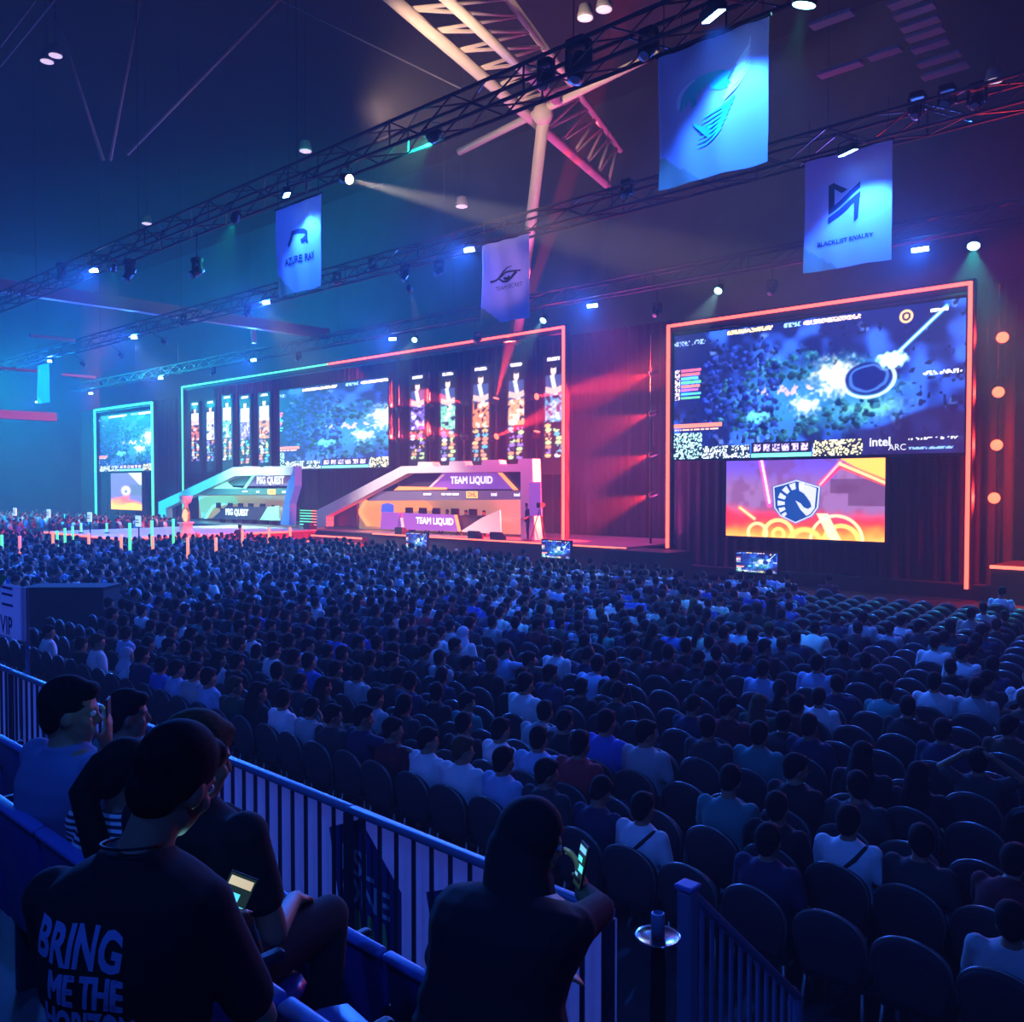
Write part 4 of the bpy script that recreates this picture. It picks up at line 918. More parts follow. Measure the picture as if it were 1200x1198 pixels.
def hand(m, wrist, d, palm_n, side, curl=.5, s=1.0):
    """palm, four bent fingers and a thumb; d points along the hand, palm_n out of the palm"""
    d = V(d).normalized(); pn = V(palm_n); pn = (pn - d * pn.dot(d)).normalized(); a = d.cross(pn) * side   # a: towards the thumb
    w = V(wrist); rot = Matrix((a, d, pn)).transposed()
    m.ball(w + d * .05 * s, (.040 * s, .056 * s, .016 * s), 10, 7, rot)
    m.cap(w - d * .02, w + d * .03 * s, .024 * s, .026 * s, 8)
    for i, (off, ln) in enumerate(((.028, .074), (.010, .082), (-.009, .076), (-.027, .060))):
        p = w + d * .088 * s + a * off * s; ang = 0; L = ln * s
        for j, fr in enumerate((.45, .32, .23)):
            ang += curl * (.75 + .12 * i) * (.55 if j == 0 else .8)
            q = p + (d * math.cos(ang) + pn * math.sin(ang)) * L * fr
            m.cap(p, q, (.0092 - .0011 * j) * s, (.0086 - .0011 * j) * s, 7); p = q
    p = w + d * .022 * s + a * .030 * s + pn * .004 * s; q = p + (a * .75 + d * .75 + pn * .35).normalized() * .040 * s; r_ = q + (a * .15 + d * .9 + pn * (.3 + curl * .5)).normalized() * .034 * s
    m.cap(p, q, .0118 * s, .0102 * s, 7); m.cap(q, r_, .0100 * s, .0085 * s, 7)
def spine_rings(P, N, lat, spec, n=16, bulge=0.0):
    P, N, lat = V(P), V(N), V(lat).normalized(); up = (N - P).normalized(); fw = up.cross(lat).normalized(); rings = []
    for t, rx, ry in spec:
        c = P.lerp(N, t) - fw * bulge * math.sin(math.pi * min(max(t, 0), 1))
        ring = []
        for k in range(n):
            a = 2 * math.pi * k / n; ca, sa = math.cos(a), math.sin(a)
            e = .8
            ring.append(c + lat * rx * math.copysign(abs(ca) ** e, ca) + fw * ry * math.copysign(abs(sa) ** e, sa))
        rings.append(ring)
    return rings
TORSO = [(-.14, .10, .085), (-.06, .155, .118), (.04, .165, .12), (.22, .148, .108), (.42, .155, .112), (.62, .172, .122), (.78, .178, .112), (.90, .165, .088), (.97, .11, .068), (1.04, .058, .055)]
def fig(pel, neck, head, hrot, sh, el, wr, hip, knee, ank, toe, lat=(1, 0, 0), sleeve=.62, hands=None, fine=False, girth=1.0, bulge=.02, hair='short', long_sleeve=False, hood=False, curl=.5, skirt=0):
    """collected pieces of one person: body, shirt, trousers, hair; sh, el ... are (right, left) pairs"""
    B, S, T, H = MB(), MB(), MB(), MB(); head = V(head); q = hrot
    B.ball(head + q @ V((0, -.012, .02)), (.077, .096, .102), 18, 12, q); B.ball(head + q @ V((0, .022, -.052)), (.058, .070, .070), 14, 9, q)
    B.ball(head + q @ V((0, .062, -.095)), (.026, .024, .020), 8, 6, q)
    B.cap(head + q @ V((0, .083, .008)), head + q @ V((0, .102, -.028)), .009, .0135, 8)
    for sx in (-1, 1):
        B.ball(head + q @ V((sx * .079, -.006, -.014)), (.010, .021, .033), 10, 7, q); B.ball(head + q @ V((sx * .040, .062, -.03)), (.024, .020, .024), 8, 6, q)
        B.cap(head + q @ V((sx * .016, .083, .022)), head + q @ V((sx * .050, .068, .022)), .009, .007, 6)
    B.cap(head + q @ V((-.018, .084, -.058)), head + q @ V((.018, .084, -.058)), .007, .007, 6); B.cap(head + q @ V((-.014, .081, -.070)), head + q @ V((.014, .081, -.070)), .008, .008, 6)
    nk = V(neck); B.tube(nk + V((0, 0, -.05)), head + q @ V((0, -.02, -.05)), .062 * girth, .052, 12)
    B.rings(spine_rings(pel, neck, lat, [(t, rx * girth, ry * girth) for t, rx, ry in TORSO], bulge=bulge))
    g = .017
    S.rings(spine_rings(pel, neck, lat, [(-.16, .165 * girth + g, .125 * girth + g)] + [(t, rx * girth + g, ry * girth + g) for t, rx, ry in TORSO[1:-1]] + [(1.0, .088, .078), (1.05, .072, .068)], bulge=bulge))
    T.rings(spine_rings(pel, neck, lat, [(-.2, .10, .09), (-.1, .16 * girth + .008, .122 * girth + .008), (.06, .166 * girth + .006, .12 * girth + .006)], bulge=bulge))
    for i in (0, 1):
        s_, e_, w_ = V(sh[i]), V(el[i]), V(wr[i])
        B.cap(s_, e_, .050, .040, 10); B.cap(e_, w_, .038, .027, 10); B.ball(s_, .058, 10, 7)
        S.ball(s_, .070, 12, 8); S.cap(s_, s_.lerp(e_, 1.0 if long_sleeve else sleeve), .066, .060 if not long_sleeve else .054, 12)
        if long_sleeve: S.cap(e_, w_.lerp(e_, .06), .052, .038, 12)
        side = 1 if i == 0 else -1; hd = (hands[i] if hands else None) or ((w_ - e_).normalized() * .6 + V((0, .4, -.3)), V((0, 0, -1)))
        hand(B, w_, hd[0], hd[1], side if hd[1] is not None else side, curl)
        h_, k_, a_, t_ = V(hip[i]), V(knee[i]), V(ank[i]), V(toe[i])
        B.cap(h_, k_, .080, .056, 10); B.cap(k_, a_, .054, .036, 10); B.cap(a_ + V((0, -.03, -.04)), t_, .040, .030, 8)
        T.cap(h_, k_, .094, .070, 12); T.cap(k_, a_.lerp(k_, .06), .068, .052, 12)
    c = head + q @ V((0, -.02, .035))
    if hair in ('short', 'bushy', 'long', 'tail'):
        big = 1.10 if hair == 'bushy' else 1.0
        H.ball(c + q @ V((0, -.002, .008)), (.086 * big, .102 * big, .096 * big), 18, 12, q @ Matrix.Rotation(R(14), 3, 'X'))
        H.ball(head + q @ V((0, -.055, -.02)), (.072 * big, .056 * big, .072), 14, 9, q)
        H.ball(head + q @ V((0, .055, .088)), (.062, .038, .030), 12, 8, q)
        for sx in (-1, 1): H.ball(head + q @ V((sx * .070, -.03, .02)), (.018, .045, .05), 8, 6, q)
    if hair == 'long':
        H.cap(head + q @ V((0, -.07, -.02)), nk + V((0, -.10, -.12)), .075, .085, 12); H.cap(head + q @ V((.05, -.05, 0)), nk + V((.08, -.07, -.10)), .05, .05); H.cap(head + q @ V((-.05, -.05, 0)), nk + V((-.08, -.07, -.10)), .05, .05)
    if hair == 'tail':
        H.ball(head + q @ V((0, -.11, .04)), .04); H.path([head + q @ V((0, -.12, .03)), head + q @ V((0, -.15, -.06)), nk + V((0, -.13, -.08)), nk + V((0, -.13, -.24))], [.035, .048, .05, .02], 10)
    if hair == 'scarf':
        H.ball(head + q @ V((0, -.012, .022)), (.092, .112, .115), 18, 12, q); H.cap(head + q @ V((0, -.01, -.05)), nk + V((0, -.01, -.06)), .095, .14, 14)
    if hair == 'hood':
        H.ball(head + q @ V((0, -.025, .02)), (.105, .118, .125), 18, 12, q); H.cap(head + q @ V((0, -.05, -.05)), nk + V((0, -.04, -.04)), .105, .13, 14)
    return B, S, T, H
def neck_cut(me, head, hrot):
    """hair must leave the face free"""
    bm = bmesh.new(); bm.from_mesh(me); inv = hrot.transposed(); dead = []
    for v in bm.verts:
        p = inv @ (v.co - V(head))
        if p.y > .052 and p.z < .052 and abs(p.x) < .075 and p.z > -.14: dead.append(v)
    bmesh.ops.delete(bm, geom=dead, context='VERTS'); bm.to_mesh(me); bm.free(); return me
PERSON_MESH = {}
def person_meshes(key, vox, ratio, **kw):
    if key not in PERSON_MESH:
        B, S, T, H = fig(**kw); hr = kw.get('hair', 'short')
        PERSON_MESH[key] = (remesh(B, vox, ratio, 3), remesh(S, vox * 1.25, ratio, 4), remesh(T, vox * 1.25, ratio, 6), neck_cut(remesh(H, vox * 1.1, ratio, 3), kw['head'], kw['hrot']))
    return PERSON_MESH[key]
def put_mat(o, m):
    o.material_slots[0].link = 'OBJECT'; o.material_slots[0].material = m
def person(key_meshes, loc, rotz, scale, label, shirt='black', hair='hair_black', trousers='trousers_dark', skin='skin', group=None, hair_name='hair', shirt_name='shirt'):
    b, s, t_, h = key_meshes
    o = bpy.data.objects.new('person', b); COL.objects.link(o); o.location = loc; o.rotation_euler = (0, 0, rotz); o.scale = (scale,) * 3
    tag(o, label, 'person', group)
    for nm, me, mm in ((shirt_name, s, shirt), ('trousers', t_, MATS[trousers]), (hair_name, h, MATS[hair])):
        c = bpy.data.objects.new(nm, me); COL.objects.link(c); c.parent = o; put_mat(c, MATS['cloth_' + mm] if isinstance(mm, str) else mm)
    put_mat(o, MATS[skin])
    return o
# seated poses: origin on the floor below the hips, facing +y
LEGS = dict(hip=((.09, .0, .50), (-.09, .0, .50)), knee=((.13, .42, .50), (-.13, .42, .50)), ank=((.12, .40, .09), (-.12, .40, .09)), toe=((.13, .56, .035), (-.13, .56, .035)))
def seated(lean=0.0, hyaw=0, hpitch=-4, hroll=0, el=None, wr=None, **kw):
    a = R(lean); f = lambda y, z: (y - .0 + (z - .5) * math.sin(a), .5 + (z - .5) * math.cos(a))
    ny, nz = f(-.07, 1.01); hy, hz = f(-.045, 1.145); sy, sz = f(-.065, .955)
    e = el or ((.25, f(-.02, .67)[0], f(-.02, .67)[1]), (-.25, f(-.02, .67)[0], f(-.02, .67)[1]))
    w_ = wr or ((.12, .24, .63), (-.12, .24, .63))
    return dict(pel=(0, -.02, .52), neck=(0, ny, nz), head=(0, hy, hz), hrot=rotm(hyaw, hpitch, hroll), sh=((.185, sy, sz), (-.185, sy, sz)), el=e, wr=w_, **LEGS, **kw)
POSES = {
    'upright': (seated(), 'looking ahead'), 'turned': (seated(hyaw=-38, hroll=5), 'head turned to the right'), 'leftward': (seated(hyaw=35, hpitch=-8), 'head turned to the left'),
    'forward': (seated(lean=24, hpitch=6, el=((.24, .22, .68), (-.24, .22, .68)), wr=((.07, .42, .62), (-.07, .42, .62))), 'leaning forward'),
    'phone': (seated(lean=8, hpitch=-32, el=((.24, .05, .68), (-.24, .05, .68)), wr=((.06, .28, .74), (-.06, .28, .74))), 'head bent down'),
    'arm_out': (seated(hyaw=-30, el=((.47, -.03, .96), (-.25, -.02, .67)), wr=((.72, .02, .97), (-.1, .24, .63)), hands=((V((1, .1, -.1)), V((0, 0, -1))), None)), 'right arm stretched out sideways'),
    'chin': (seated(lean=6, hyaw=14, hpitch=-6, el=((.25, .12, .72), (-.24, .0, .67)), wr=((.07, .12, .98), (-.1, .22, .64)), hands=((V((-.2, -.1, 1)), V((-.6, -.6, 0))), None)), 'hand raised to the chin'),
    'slouch': (seated(lean=-7, hpitch=-12, hyaw=10, hroll=-8), 'slouched back'),
    'long_hair': (seated(hyaw=-12, hair='long'), 'with long dark hair'), 'scarf': (seated(hyaw=-20, hair='scarf'), 'wearing a pale head scarf'), 'bun': (seated(hyaw=15, hair='tail'), 'with a dark ponytail'),
    'hands_up': (seated(lean=-3, hpitch=2, el=((.33, -.02, 1.02), (-.33, -.02, 1.02)), wr=((.10, -.14, 1.22), (-.10, -.14, 1.22)), hands=((V((-1, .0, .1)), V((0, 1, 0))), (V((1, .0, .1)), V((0, 1, 0))))), 'hands behind the head'),
}
for k_, (kw, _d) in POSES.items(): person_meshes(k_, .0135, .42, **kw)

# ------------------------------------------------------------------ banquet chairs
mat('chair_fabric', (.022, .024, .032), .85, noise_amt=.15, noise_scale=30); mat('chair_rim', (.22, .21, .20), .35, .6)
def chair_outline(n=22, w0=.195, w1=.235, z0=.47, zs=.70, zt=.915):
    pts = [(-w0, z0), (-w1, zs)]
    for i in range(1, n): a = math.pi - math.pi * i / n; pts.append((w1 * math.cos(a), zs + (zt - zs) * math.sin(a) ** .8))
    return pts + [(w1, zs), (w0, z0)]
def chair_y(z): return -.20 - (z - .47) * .16
def chair_parts(n=22):
    ol = chair_outline(n); bk = MB(); k = len(ol); fr, ba = [], []
    for x, z in ol: fr.append(V((x, chair_y(z) + .03 - .06 * (x / .235) ** 2 * -.4, z))); ba.append(V((x, chair_y(z) - .028 - .0 * x, z)))
    inn = [V((p.x * .86, p.y + .015, .69 + (p.z - .69) * .88)) for p in fr]; ino = [V((p.x * .86, p.y - .012, .69 + (p.z - .69) * .88)) for p in ba]
    vs = inn + fr + ba + ino; m = k
    fs = [tuple(range(m))] + [tuple(range(4 * m - 1, 3 * m - 1, -1))]
    for L in range(3): fs += [(L * m + i, L * m + (i + 1) % m, (L + 1) * m + (i + 1) % m, (L + 1) * m + i) for i in range(m)]
    bk.add(vs, fs)
    rim = MB().path([V((x * 1.02, chair_y(z) - .002, .69 + (z - .69) * 1.02)) for x, z in ol], .013, 6)
    seat = MB().bbox((0, .02, .445), (.43, .44, .075), .03)
    legs = [MB().path([V((sx * .19, sy * .19 + .02, .42)), V((sx * .215, sy * .235 + .02, .0))], .014, 6) for sx in (-1, 1) for sy in (-1, 1)]
    return bk, rim, seat, legs
bk, rim, seat, legs = chair_parts()
CH = dict(back=bk.mesh('backrest', MATS['chair_fabric'], True), rim=rim.mesh('back_rim', MATS['chair_rim'], True), seat=seat.mesh('seat', MATS['chair_fabric'], True), legs=[l.mesh('leg', MATS['chair_rim'], True) for l in legs])
def joined(n):
    m = MB(); b, r, s, l = chair_parts(n); m.add(b.v, b.f, 0); m.add(s.v, s.f, 0)
    m.add(r.v, r.f, 1)
    for q in l: m.add(q.v, q.f, 1)
    return m
CHJ = joined(12).mesh('banquet_chair', [MATS['chair_fabric'], MATS['chair_rim']], True)
def chair(loc, rz, label, parts):
    g = 'round backed chairs on the hall floor'
    if not parts:
        o = bpy.data.objects.new('banquet_chair', CHJ); COL.objects.link(o); o.location = loc; o.rotation_euler = (0, 0, rz); return tag(o, label, 'chair', g)
    o = thing('banquet_chair', label, 'chair', loc, rz, g)
    for nm, me in [('backrest', CH['back']), ('back_rim', CH['rim']), ('seat', CH['seat'])] + [('leg', l) for l in CH['legs']]:
        c = bpy.data.objects.new(nm, me); COL.objects.link(c); c.parent = o
    return o

# ------------------------------------------------------------------ seat plan
def ordn(n):
    w_ = ['zeroth', 'first', 'second', 'third', 'fourth', 'fifth', 'sixth', 'seventh', 'eighth', 'ninth', 'tenth', 'eleventh', 'twelfth', 'thirteenth', 'fourteenth', 'fifteenth', 'sixteenth', 'seventeenth', 'eighteenth', 'nineteenth', 'twentieth']
    if n <= 20: return w_[n]
    return '%d%s' % (n, 'th' if 10 < n % 100 < 14 else {1: 'st', 2: 'nd', 3: 'rd'}.get(n % 10, 'th'))
ROW0, RP, CP = 5.88, .77, .52
rs = random.Random(11)
seats = []
for r_ in range(26):
    Y = ROW0 + RP * r_
    for k_ in range(150):
        X = -.9 - CP * k_ - (.26 if r_ % 2 else 0) - (0 if r_ < 5 else (r_ * .37) % .52)
        if X > -22 and Y > 23.3: continue
        if -42.8 <= X <= -22 and Y > 24.6: continue
        if X < -42.8 and Y > 17.4: continue
        p = proj((X, Y, 1.1))
        if p is None or p[0] < -25 or p[0] > 1225 or p[1] > 1230: continue
        seats.append(dict(r=r_, k=k_, X=X, Y=Y, px=p[0], py=p[1], d=p[2]))
def occupied(s):
    x, y = s['px'], s['py']
    if 18 < x < 132 and 690 < y < 752: return 0
    if y < 672: q = .96
    elif x < 560: q = .93 if y < 780 else .80
    elif x < 800: q = .90 if y < 740 else .70 if y < 820 else .52
    elif x < 930: q = .80 if y < 720 else .55
    else: q = .05 if y < 722 else .38 if y < 800 else .42
    if y > 880: q *= .72
    return q
WANT = [(580, 862, 'white', 'upright'), (627, 818, 'white', 'upright'), (733, 945, 'white', 'strap'), (507, 925, 'white', 'turned'), (552, 940, 'white', 'turned'), (978, 965, 'white', 'strap'), (918, 985, 'navy', 'upright'),
        (708, 852, 'blue', 'upright'), (768, 875, 'light grey', 'turned'), (590, 765, 'pale blue', 'arm_out'), (570, 890, 'pale blue', 'upright'), (648, 905, 'charcoal', 'turned'), (705, 892, 'red', 'upright'), (878, 742, 'pale blue', 'upright'), (911, 744, 'pale blue', 'upright'),
        (944, 785, 'pale blue', 'upright'), (1085, 800, 'white', 'upright'), (1138, 818, 'light grey', 'upright'), (903, 803, 'pale blue', 'upright'), (1013, 740, 'light grey', 'upright'), (1117, 742, 'charcoal', 'slouch'), (938, 846, 'maroon', 'upright'), (862, 850, 'maroon', 'turned'),
        (1135, 1075, 'light grey', 'slouch'), (432, 895, 'navy', 'arm_out'), (155, 790, 'white', 'scarf'), (320, 768, 'white', 'upright'), (210, 790, 'pale blue', 'upright'), (118, 757, 'white', 'turned'), (50, 758, 'white', 'turned'), (540, 745, 'white', 'scarf'), (590, 722, 'white', 'upright'), (612, 724, 'white', 'upright'), (505, 752, 'white', 'upright'), (690, 785, 'pale blue', 'forward'), (362, 760, 'pale blue', 'turned'), (1040, 905, 'black', 'long_hair'), (1140, 895, 'charcoal', 'hands_up'), (1080, 930, 'black', 'long_hair'), (935, 920, 'black', 'turned')]
for x, y, c_, po in WANT:
    s = min((s for s in seats if 'want' not in s), key=lambda s: math.hypot(s['px'] - x, s['py'] - y)); s['want'] = (c_, po)
KEEP_FREE = [(x, y) for x, y, _, _ in WANT if y > 800]
COLS = ['black'] * 30 + ['navy'] * 16 + ['charcoal'] * 16 + ['white'] * 10 + ['pale blue'] * 6 + ['light grey'] * 6 + ['blue'] * 4 + ['maroon'] * 3 + ['red'] * 1 + ['teal'] * 3 + ['brown'] * 3 + ['dark green'] * 2
PK = [k for k in POSES if k not in ('arm_out', 'hands_up', 'scarf')] + ['upright'] * 5 + ['turned', 'leftward', 'slouch']
for s in seats:
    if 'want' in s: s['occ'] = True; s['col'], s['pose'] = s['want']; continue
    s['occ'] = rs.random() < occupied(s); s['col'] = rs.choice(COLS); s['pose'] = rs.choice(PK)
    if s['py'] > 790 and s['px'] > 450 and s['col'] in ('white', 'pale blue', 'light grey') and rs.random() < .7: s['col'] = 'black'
# what the nearest things would hide entirely is not built
def hidden(s):
    x, y = s['px'], s['py']
    if x < 535 and y > 772 + .41 * x + 22: return True
    if x < 300 and y > 905: return True
    if 520 < x < 745 and y > 1035: return True
    return False
DB = at_d(76, 688, (HC - 1.35) * F / (688 - 570.0))
seats = [s for s in seats if not hidden(s) and math.hypot(s['X'] - DB.x, s['Y'] - DB.y - .3) > 1.75]
near = sorted((s for s in seats if -5 < s['px'] < 1205 and s['py'] < 1205), key=lambda s: s['d'])
for s in near[:298]: s['chair'] = 1
for i, s in enumerate(near[:105]): s['chair'] = 2
for s in [s for s in near if s['occ']][:298]: s['per'] = 1
rows = {}
for s in seats: rows.setdefault(s['r'], []).append(s)
far_p, far_c = [], []
for r_, row in rows.items():
    row.sort(key=lambda s: -s['X']); np_ = 0
    for ci, s in enumerate(row):
        s['jx'], s['jy'], s['rz'] = rs.uniform(-.02, .02), rs.uniform(-.02, .02), R(rs.uniform(-3, 3))
        if s.get('chair'):
            chair((s['X'] + s['jx'], s['Y'] + s['jy'], 0), s['rz'], 'dark round backed chair, %s row beyond the rail, %s chair from the right' % (ordn(r_ + 1), ordn(ci + 1)), s['chair'] == 2)
        else: far_c.append(s)
        if s['occ']:
            np_ += 1
            if s.get('per'):
                pose = 'upright' if s['pose'] == 'strap' else s['pose']; sc_ = rs.uniform(.97, 1.07) * (1.03 if 'want' in s else 1)
                o = person(PERSON_MESH[pose], (s['X'] + s['jx'], s['Y'] + s['jy'] + .02, 0), s['rz'] + R(rs.uniform(-9, 9)), sc_, 'seated person in %s, %s row beyond the rail, %s person from the right' % (s['col'], ordn(r_ + 1), ordn(np_)), s['col'],
                           'scarf' if pose == 'scarf' else ('hair_brown' if rs.random() < .06 else 'hair_black'), rs.choice(['trousers_dark', 'trousers_dark', 'trousers_jeans']), group='spectators on the hall floor', hair_name='head_scarf' if pose == 'scarf' else 'hair')
                if s['pose'] == 'strap':
                    k = MB(); k.path([V((-.20, -.155, .60)), V((-.05, -.20, .78)), V((.09, -.185, .93)), V((.14, -.09, 1.005)), V((.15, .0, .98))], .016, 6); b_ = k.build('bag_strap', MATS['black'], o, True)
            else: far_p.append(s)
# everyone and every chair farther away: two low heaps of geometry, one object each
TONES = list(CLOTH)[:12]
CM = [MATS['skin'], MATS['hair_black'], MATS['hair_brown'], MATS['scarf']] + [MATS['cloth_' + t] for t in TONES]
def low_person(kind):
    m = MB(); a = {'plain': 0, 'turn': -35, 'left': 35, 'bend': 0}[kind]; q = rotm(a, -25 if kind == 'bend' else -4); h = V((0, -.03, 1.15))
    m.ball(h, (.078, .098, .118), 10, 7, q, 0); m.ball(h + q @ V((0, -.03, .03)), (.088, .092, .102), 10, 7, q, 1); m.ball(h + q @ V((0, .098, -.02)), .016, 6, 4, q, 0)
    m.tube((0, -.07, .98), h, .06, .05, 8, 0)
    m.rings(spine_rings((0, -.02, .52), (0, -.07, 1.01), (1, 0, 0), [(-.1, .16, .13), (.2, .16, .12), (.6, .19, .135), (.85, .185, .105), (.97, .12, .08), (1.02, .06, .06)], 10), 2)
    for sx in (-1, 1):
        m.cap((sx * .19, -.065, .95), (sx * .245, -.02, .68), .066, .055, 7, 2); m.cap((sx * .245, -.02, .68), (sx * .1, .25, .64), .036, .028, 6, 0); m.ball((sx * .08, .31, .63), (.04, .055, .03), 6, 4, None, 0)
        m.cap((sx * .09, 0, .5), (sx * .13, .42, .5), .09, .07, 7, 3); m.tube((sx * .13, .42, .5), (sx * .12, .40, .04), .065, .05, 7, 3)
    return np.array(m.v), m.f, np.array(m.m)
LP = {k: low_person(k) for k in ('plain', 'turn', 'left', 'bend')}
def heap(name, label, cat, items, mats, src):
    vs, fs, mi, off = [], [], [], 0
    for it in items:
        v, f, m_ = src(it); c_, s_ = math.cos(it['rz']), math.sin(it['rz']); sc_ = it.get('sc', 1.0)
        w_ = np.stack([(v[:, 0] * c_ - v[:, 1] * s_) * sc_ + it['X'], (v[:, 0] * s_ + v[:, 1] * c_) * sc_ + it['Y'], v[:, 2] * sc_ + it.get('Z', 0)], 1)
        vs.append(w_); fs.extend([tuple(i + off for i in q) for q in f]); mi.append(m_); off += len(v)
    me = bpy.data.meshes.new(name); me.from_pydata(np.concatenate(vs).tolist(), [], fs)
    for m_ in mats: me.materials.append(m_)
    me.polygons.foreach_set('material_index', np.concatenate(mi).astype(np.int32)); me.polygons.foreach_set('use_smooth', [True] * len(fs)); me.update()
    o = bpy.data.objects.new(name, me); COL.objects.link(o); tag(o, label, cat, None, 'stuff'); return o
def crowd_src(it):
    v, f, m_ = LP[it['kind']]; lut = np.array([0, it['hair'], 4 + TONES.index(it['col']), 4 + TONES.index('charcoal')]); return v, f, lut[m_]
FARCOL = ['black'] * 26 + ['navy'] * 10 + ['charcoal'] * 12 + ['white'] * 26 + ['pale blue'] * 9 + ['light grey'] * 9 + ['blue'] * 4 + ['maroon'] * 4 + ['red'] * 3 + ['teal'] * 3 + ['brown'] * 3
for s in far_p:
    s['kind'] = rs.choice(['plain', 'plain', 'turn', 'left', 'bend']); s['hair'] = 1 if rs.random() < .92 else rs.choice([2, 3]); s['sc'] = rs.uniform(.93, 1.12); s['X'] += rs.uniform(-.1, .1); s['Y'] += rs.uniform(-.12, .12); s['rz'] += R(rs.uniform(-12, 12))
    if 'want' not in s: s['col'] = rs.choice(FARCOL)
st_ = []
for k_ in range(240):     # people standing far left beyond the light posts
    X, Y = rs.uniform(-84, -54), rs.uniform(17.6, 30)
    p = proj((X, Y, 1.6))
    if p and -10 < p[0] < 215: st_.append(dict(X=X, Y=Y, Z=.42, rz=R(rs.uniform(-60, 30)), kind=rs.choice(['plain', 'turn', 'left', 'bend']), hair=1, sc=1.0, col=rs.choice(FARCOL)))
heap('crowd', 'dense seated crowd filling the hall floor towards the stage', 'crowd', far_p, CM, crowd_src)
heap('crowd', 'standing crowd far left behind the glowing posts', 'crowd', st_, CM, crowd_src)
lc = joined(8); LCV = (np.array(lc.v), lc.f, np.array(lc.m))
heap('chairs', 'rows of dark chairs under and among the far crowd', 'chairs', far_c, [MATS['chair_fabric'], MATS['chair_rim']], lambda it: LCV)

# ------------------------------------------------------------------ people on the stage
STAND = dict(pel=(0, 0, .97), neck=(0, -.02, 1.47), head=(0, .02, 1.61), hrot=rotm(0, -5), sh=((.19, -.01, 1.41), (-.19, -.01, 1.41)), el=((.26, .02, 1.14), (-.26, .02, 1.14)), wr=((.22, .2, 1.02), (-.22, .2, 1.02)), hip=((.09, 0, .93), (-.09, 0, .93)), knee=((.1, .03, .50), (-.1, .03, .50)), ank=((.1, 0, .09), (-.1, 0, .09)), toe=((.12, .15, .035), (-.12, .15, .035)))
person_meshes('stand', .015, .4, **STAND)
CAMERAMAN = dict(STAND); CAMERAMAN.update(el=((.27, .12, 1.25), (-.27, .12, 1.25)), wr=((.12, .3, 1.45), (-.12, .3, 1.4)))
person_meshes('cameraman', .015, .4, **CAMERAMAN)
def cam_on_tripod(p, rz, label, s=1.0):
    t = thing('video_camera', label, 'camera', p, rz, 'video cameras by the stage')
    MB().bbox((0, .05, 1.5 * s), (.2, .5, .24), .03).build('camera_body', MATS['black'], t); k = MB(); k.tube((0, .3, 1.5 * s), (0, .52, 1.5 * s), .08, .09, 12); k.build('lens', MATS['black_gloss'], t, True)
    for a in (90, 210, 330): MB().tube((0, 0, 1.35 * s), (.45 * math.cos(R(a)), .45 * math.sin(R(a)), 0), .025, n=6).build('leg', MATS['dark_metal'], t)
p = on_z(283, 640, .0); p = V((-42.2, 23.0, 0)); q = on_y(281, 622, 24.0)
person(PERSON_MESH['cameraman'], (q.x, q.y, ZS if q.x < tx1 else 0), R(60), 1.0, 'camera operator in black standing at the catwalk edge', 'black')
q = on_y(602, 632, 29.2); cam_on_tripod((q.x + .5, 30.4, ZS), R(20), 'video camera on a tripod at the right end of the right booth', 1.1)
person(PERSON_MESH['stand'], (q.x - .35, 30.5, ZS), R(150), 1.0, 'person in black standing beside the camera near the right booth', 'black')
for i, px in enumerate((487, 503, 519, 541, 562)):
    q = on_y(px, 600, 32.0); person(PERSON_MESH['upright'], (q.x, 32.25, ZS), R(180), 1.0, 'player in navy at the right booth desk, %s from the left' % ordn(i + 1), 'navy', group='players at the right booth desk')
    MB().bbox((0, 0, 0), (.62, .05, .36), .01); t = thing('gaming_monitor', 'dark monitor on the right booth desk, %s from the left' % ordn(i + 1), 'monitor', (q.x, 31.55, ZS + .98), 0, 'monitors on the booth desks')
    MB().bbox((0, 0, .2), (.62, .05, .36), .01).build('screen', MATS['black'], t); MB().bbox((0, .02, .01), (.2, .16, .02), .005).build('stand', MATS['black'], t)
for i, px in enumerate((263, 277, 289, 301, 315)):
    q = on_y(px, 600, 32.0); person(PERSON_MESH['upright'], (q.x, 32.25, ZS), R(180), 1.0, 'player in teal at the left booth desk, %s from the left' % ordn(i + 1), 'teal', group='players at the left booth desk')
    t = thing('gaming_monitor', 'dark monitor on the left booth desk, %s from the left' % ordn(i + 1), 'monitor', (q.x, 31.55, ZS + .98), 0, 'monitors on the booth desks')
    MB().bbox((0, 0, .2), (.62, .05, .36), .01).build('screen', MATS['black'], t); MB().bbox((0, .02, .01), (.2, .16, .02), .005).build('stand', MATS['black'], t)
for nm, a, b_ in (('left', 262, 318), ('right', 484, 566)):
    l, r_ = on_y(a, 600, 31.6), on_y(b_, 600, 31.6)
    t = thing('player_desk', 'long desk behind the front panel of the %s booth' % nm, 'desk', ((l.x + r_.x) / 2, 31.6, ZS), 0, 'desks in the booths')
    MB().span((l.x - .3, 31.45, ZS + .94), (r_.x + .3, 31.95, ZS + .98)).build('desk_top', MATS['black'], t, world=True)
    for x in (l.x - .25, r_.x + .25): MB().span((x - .03, 31.5, ZS), (x + .03, 31.9, ZS + .94)).build('leg', MATS['black'], t, world=True)
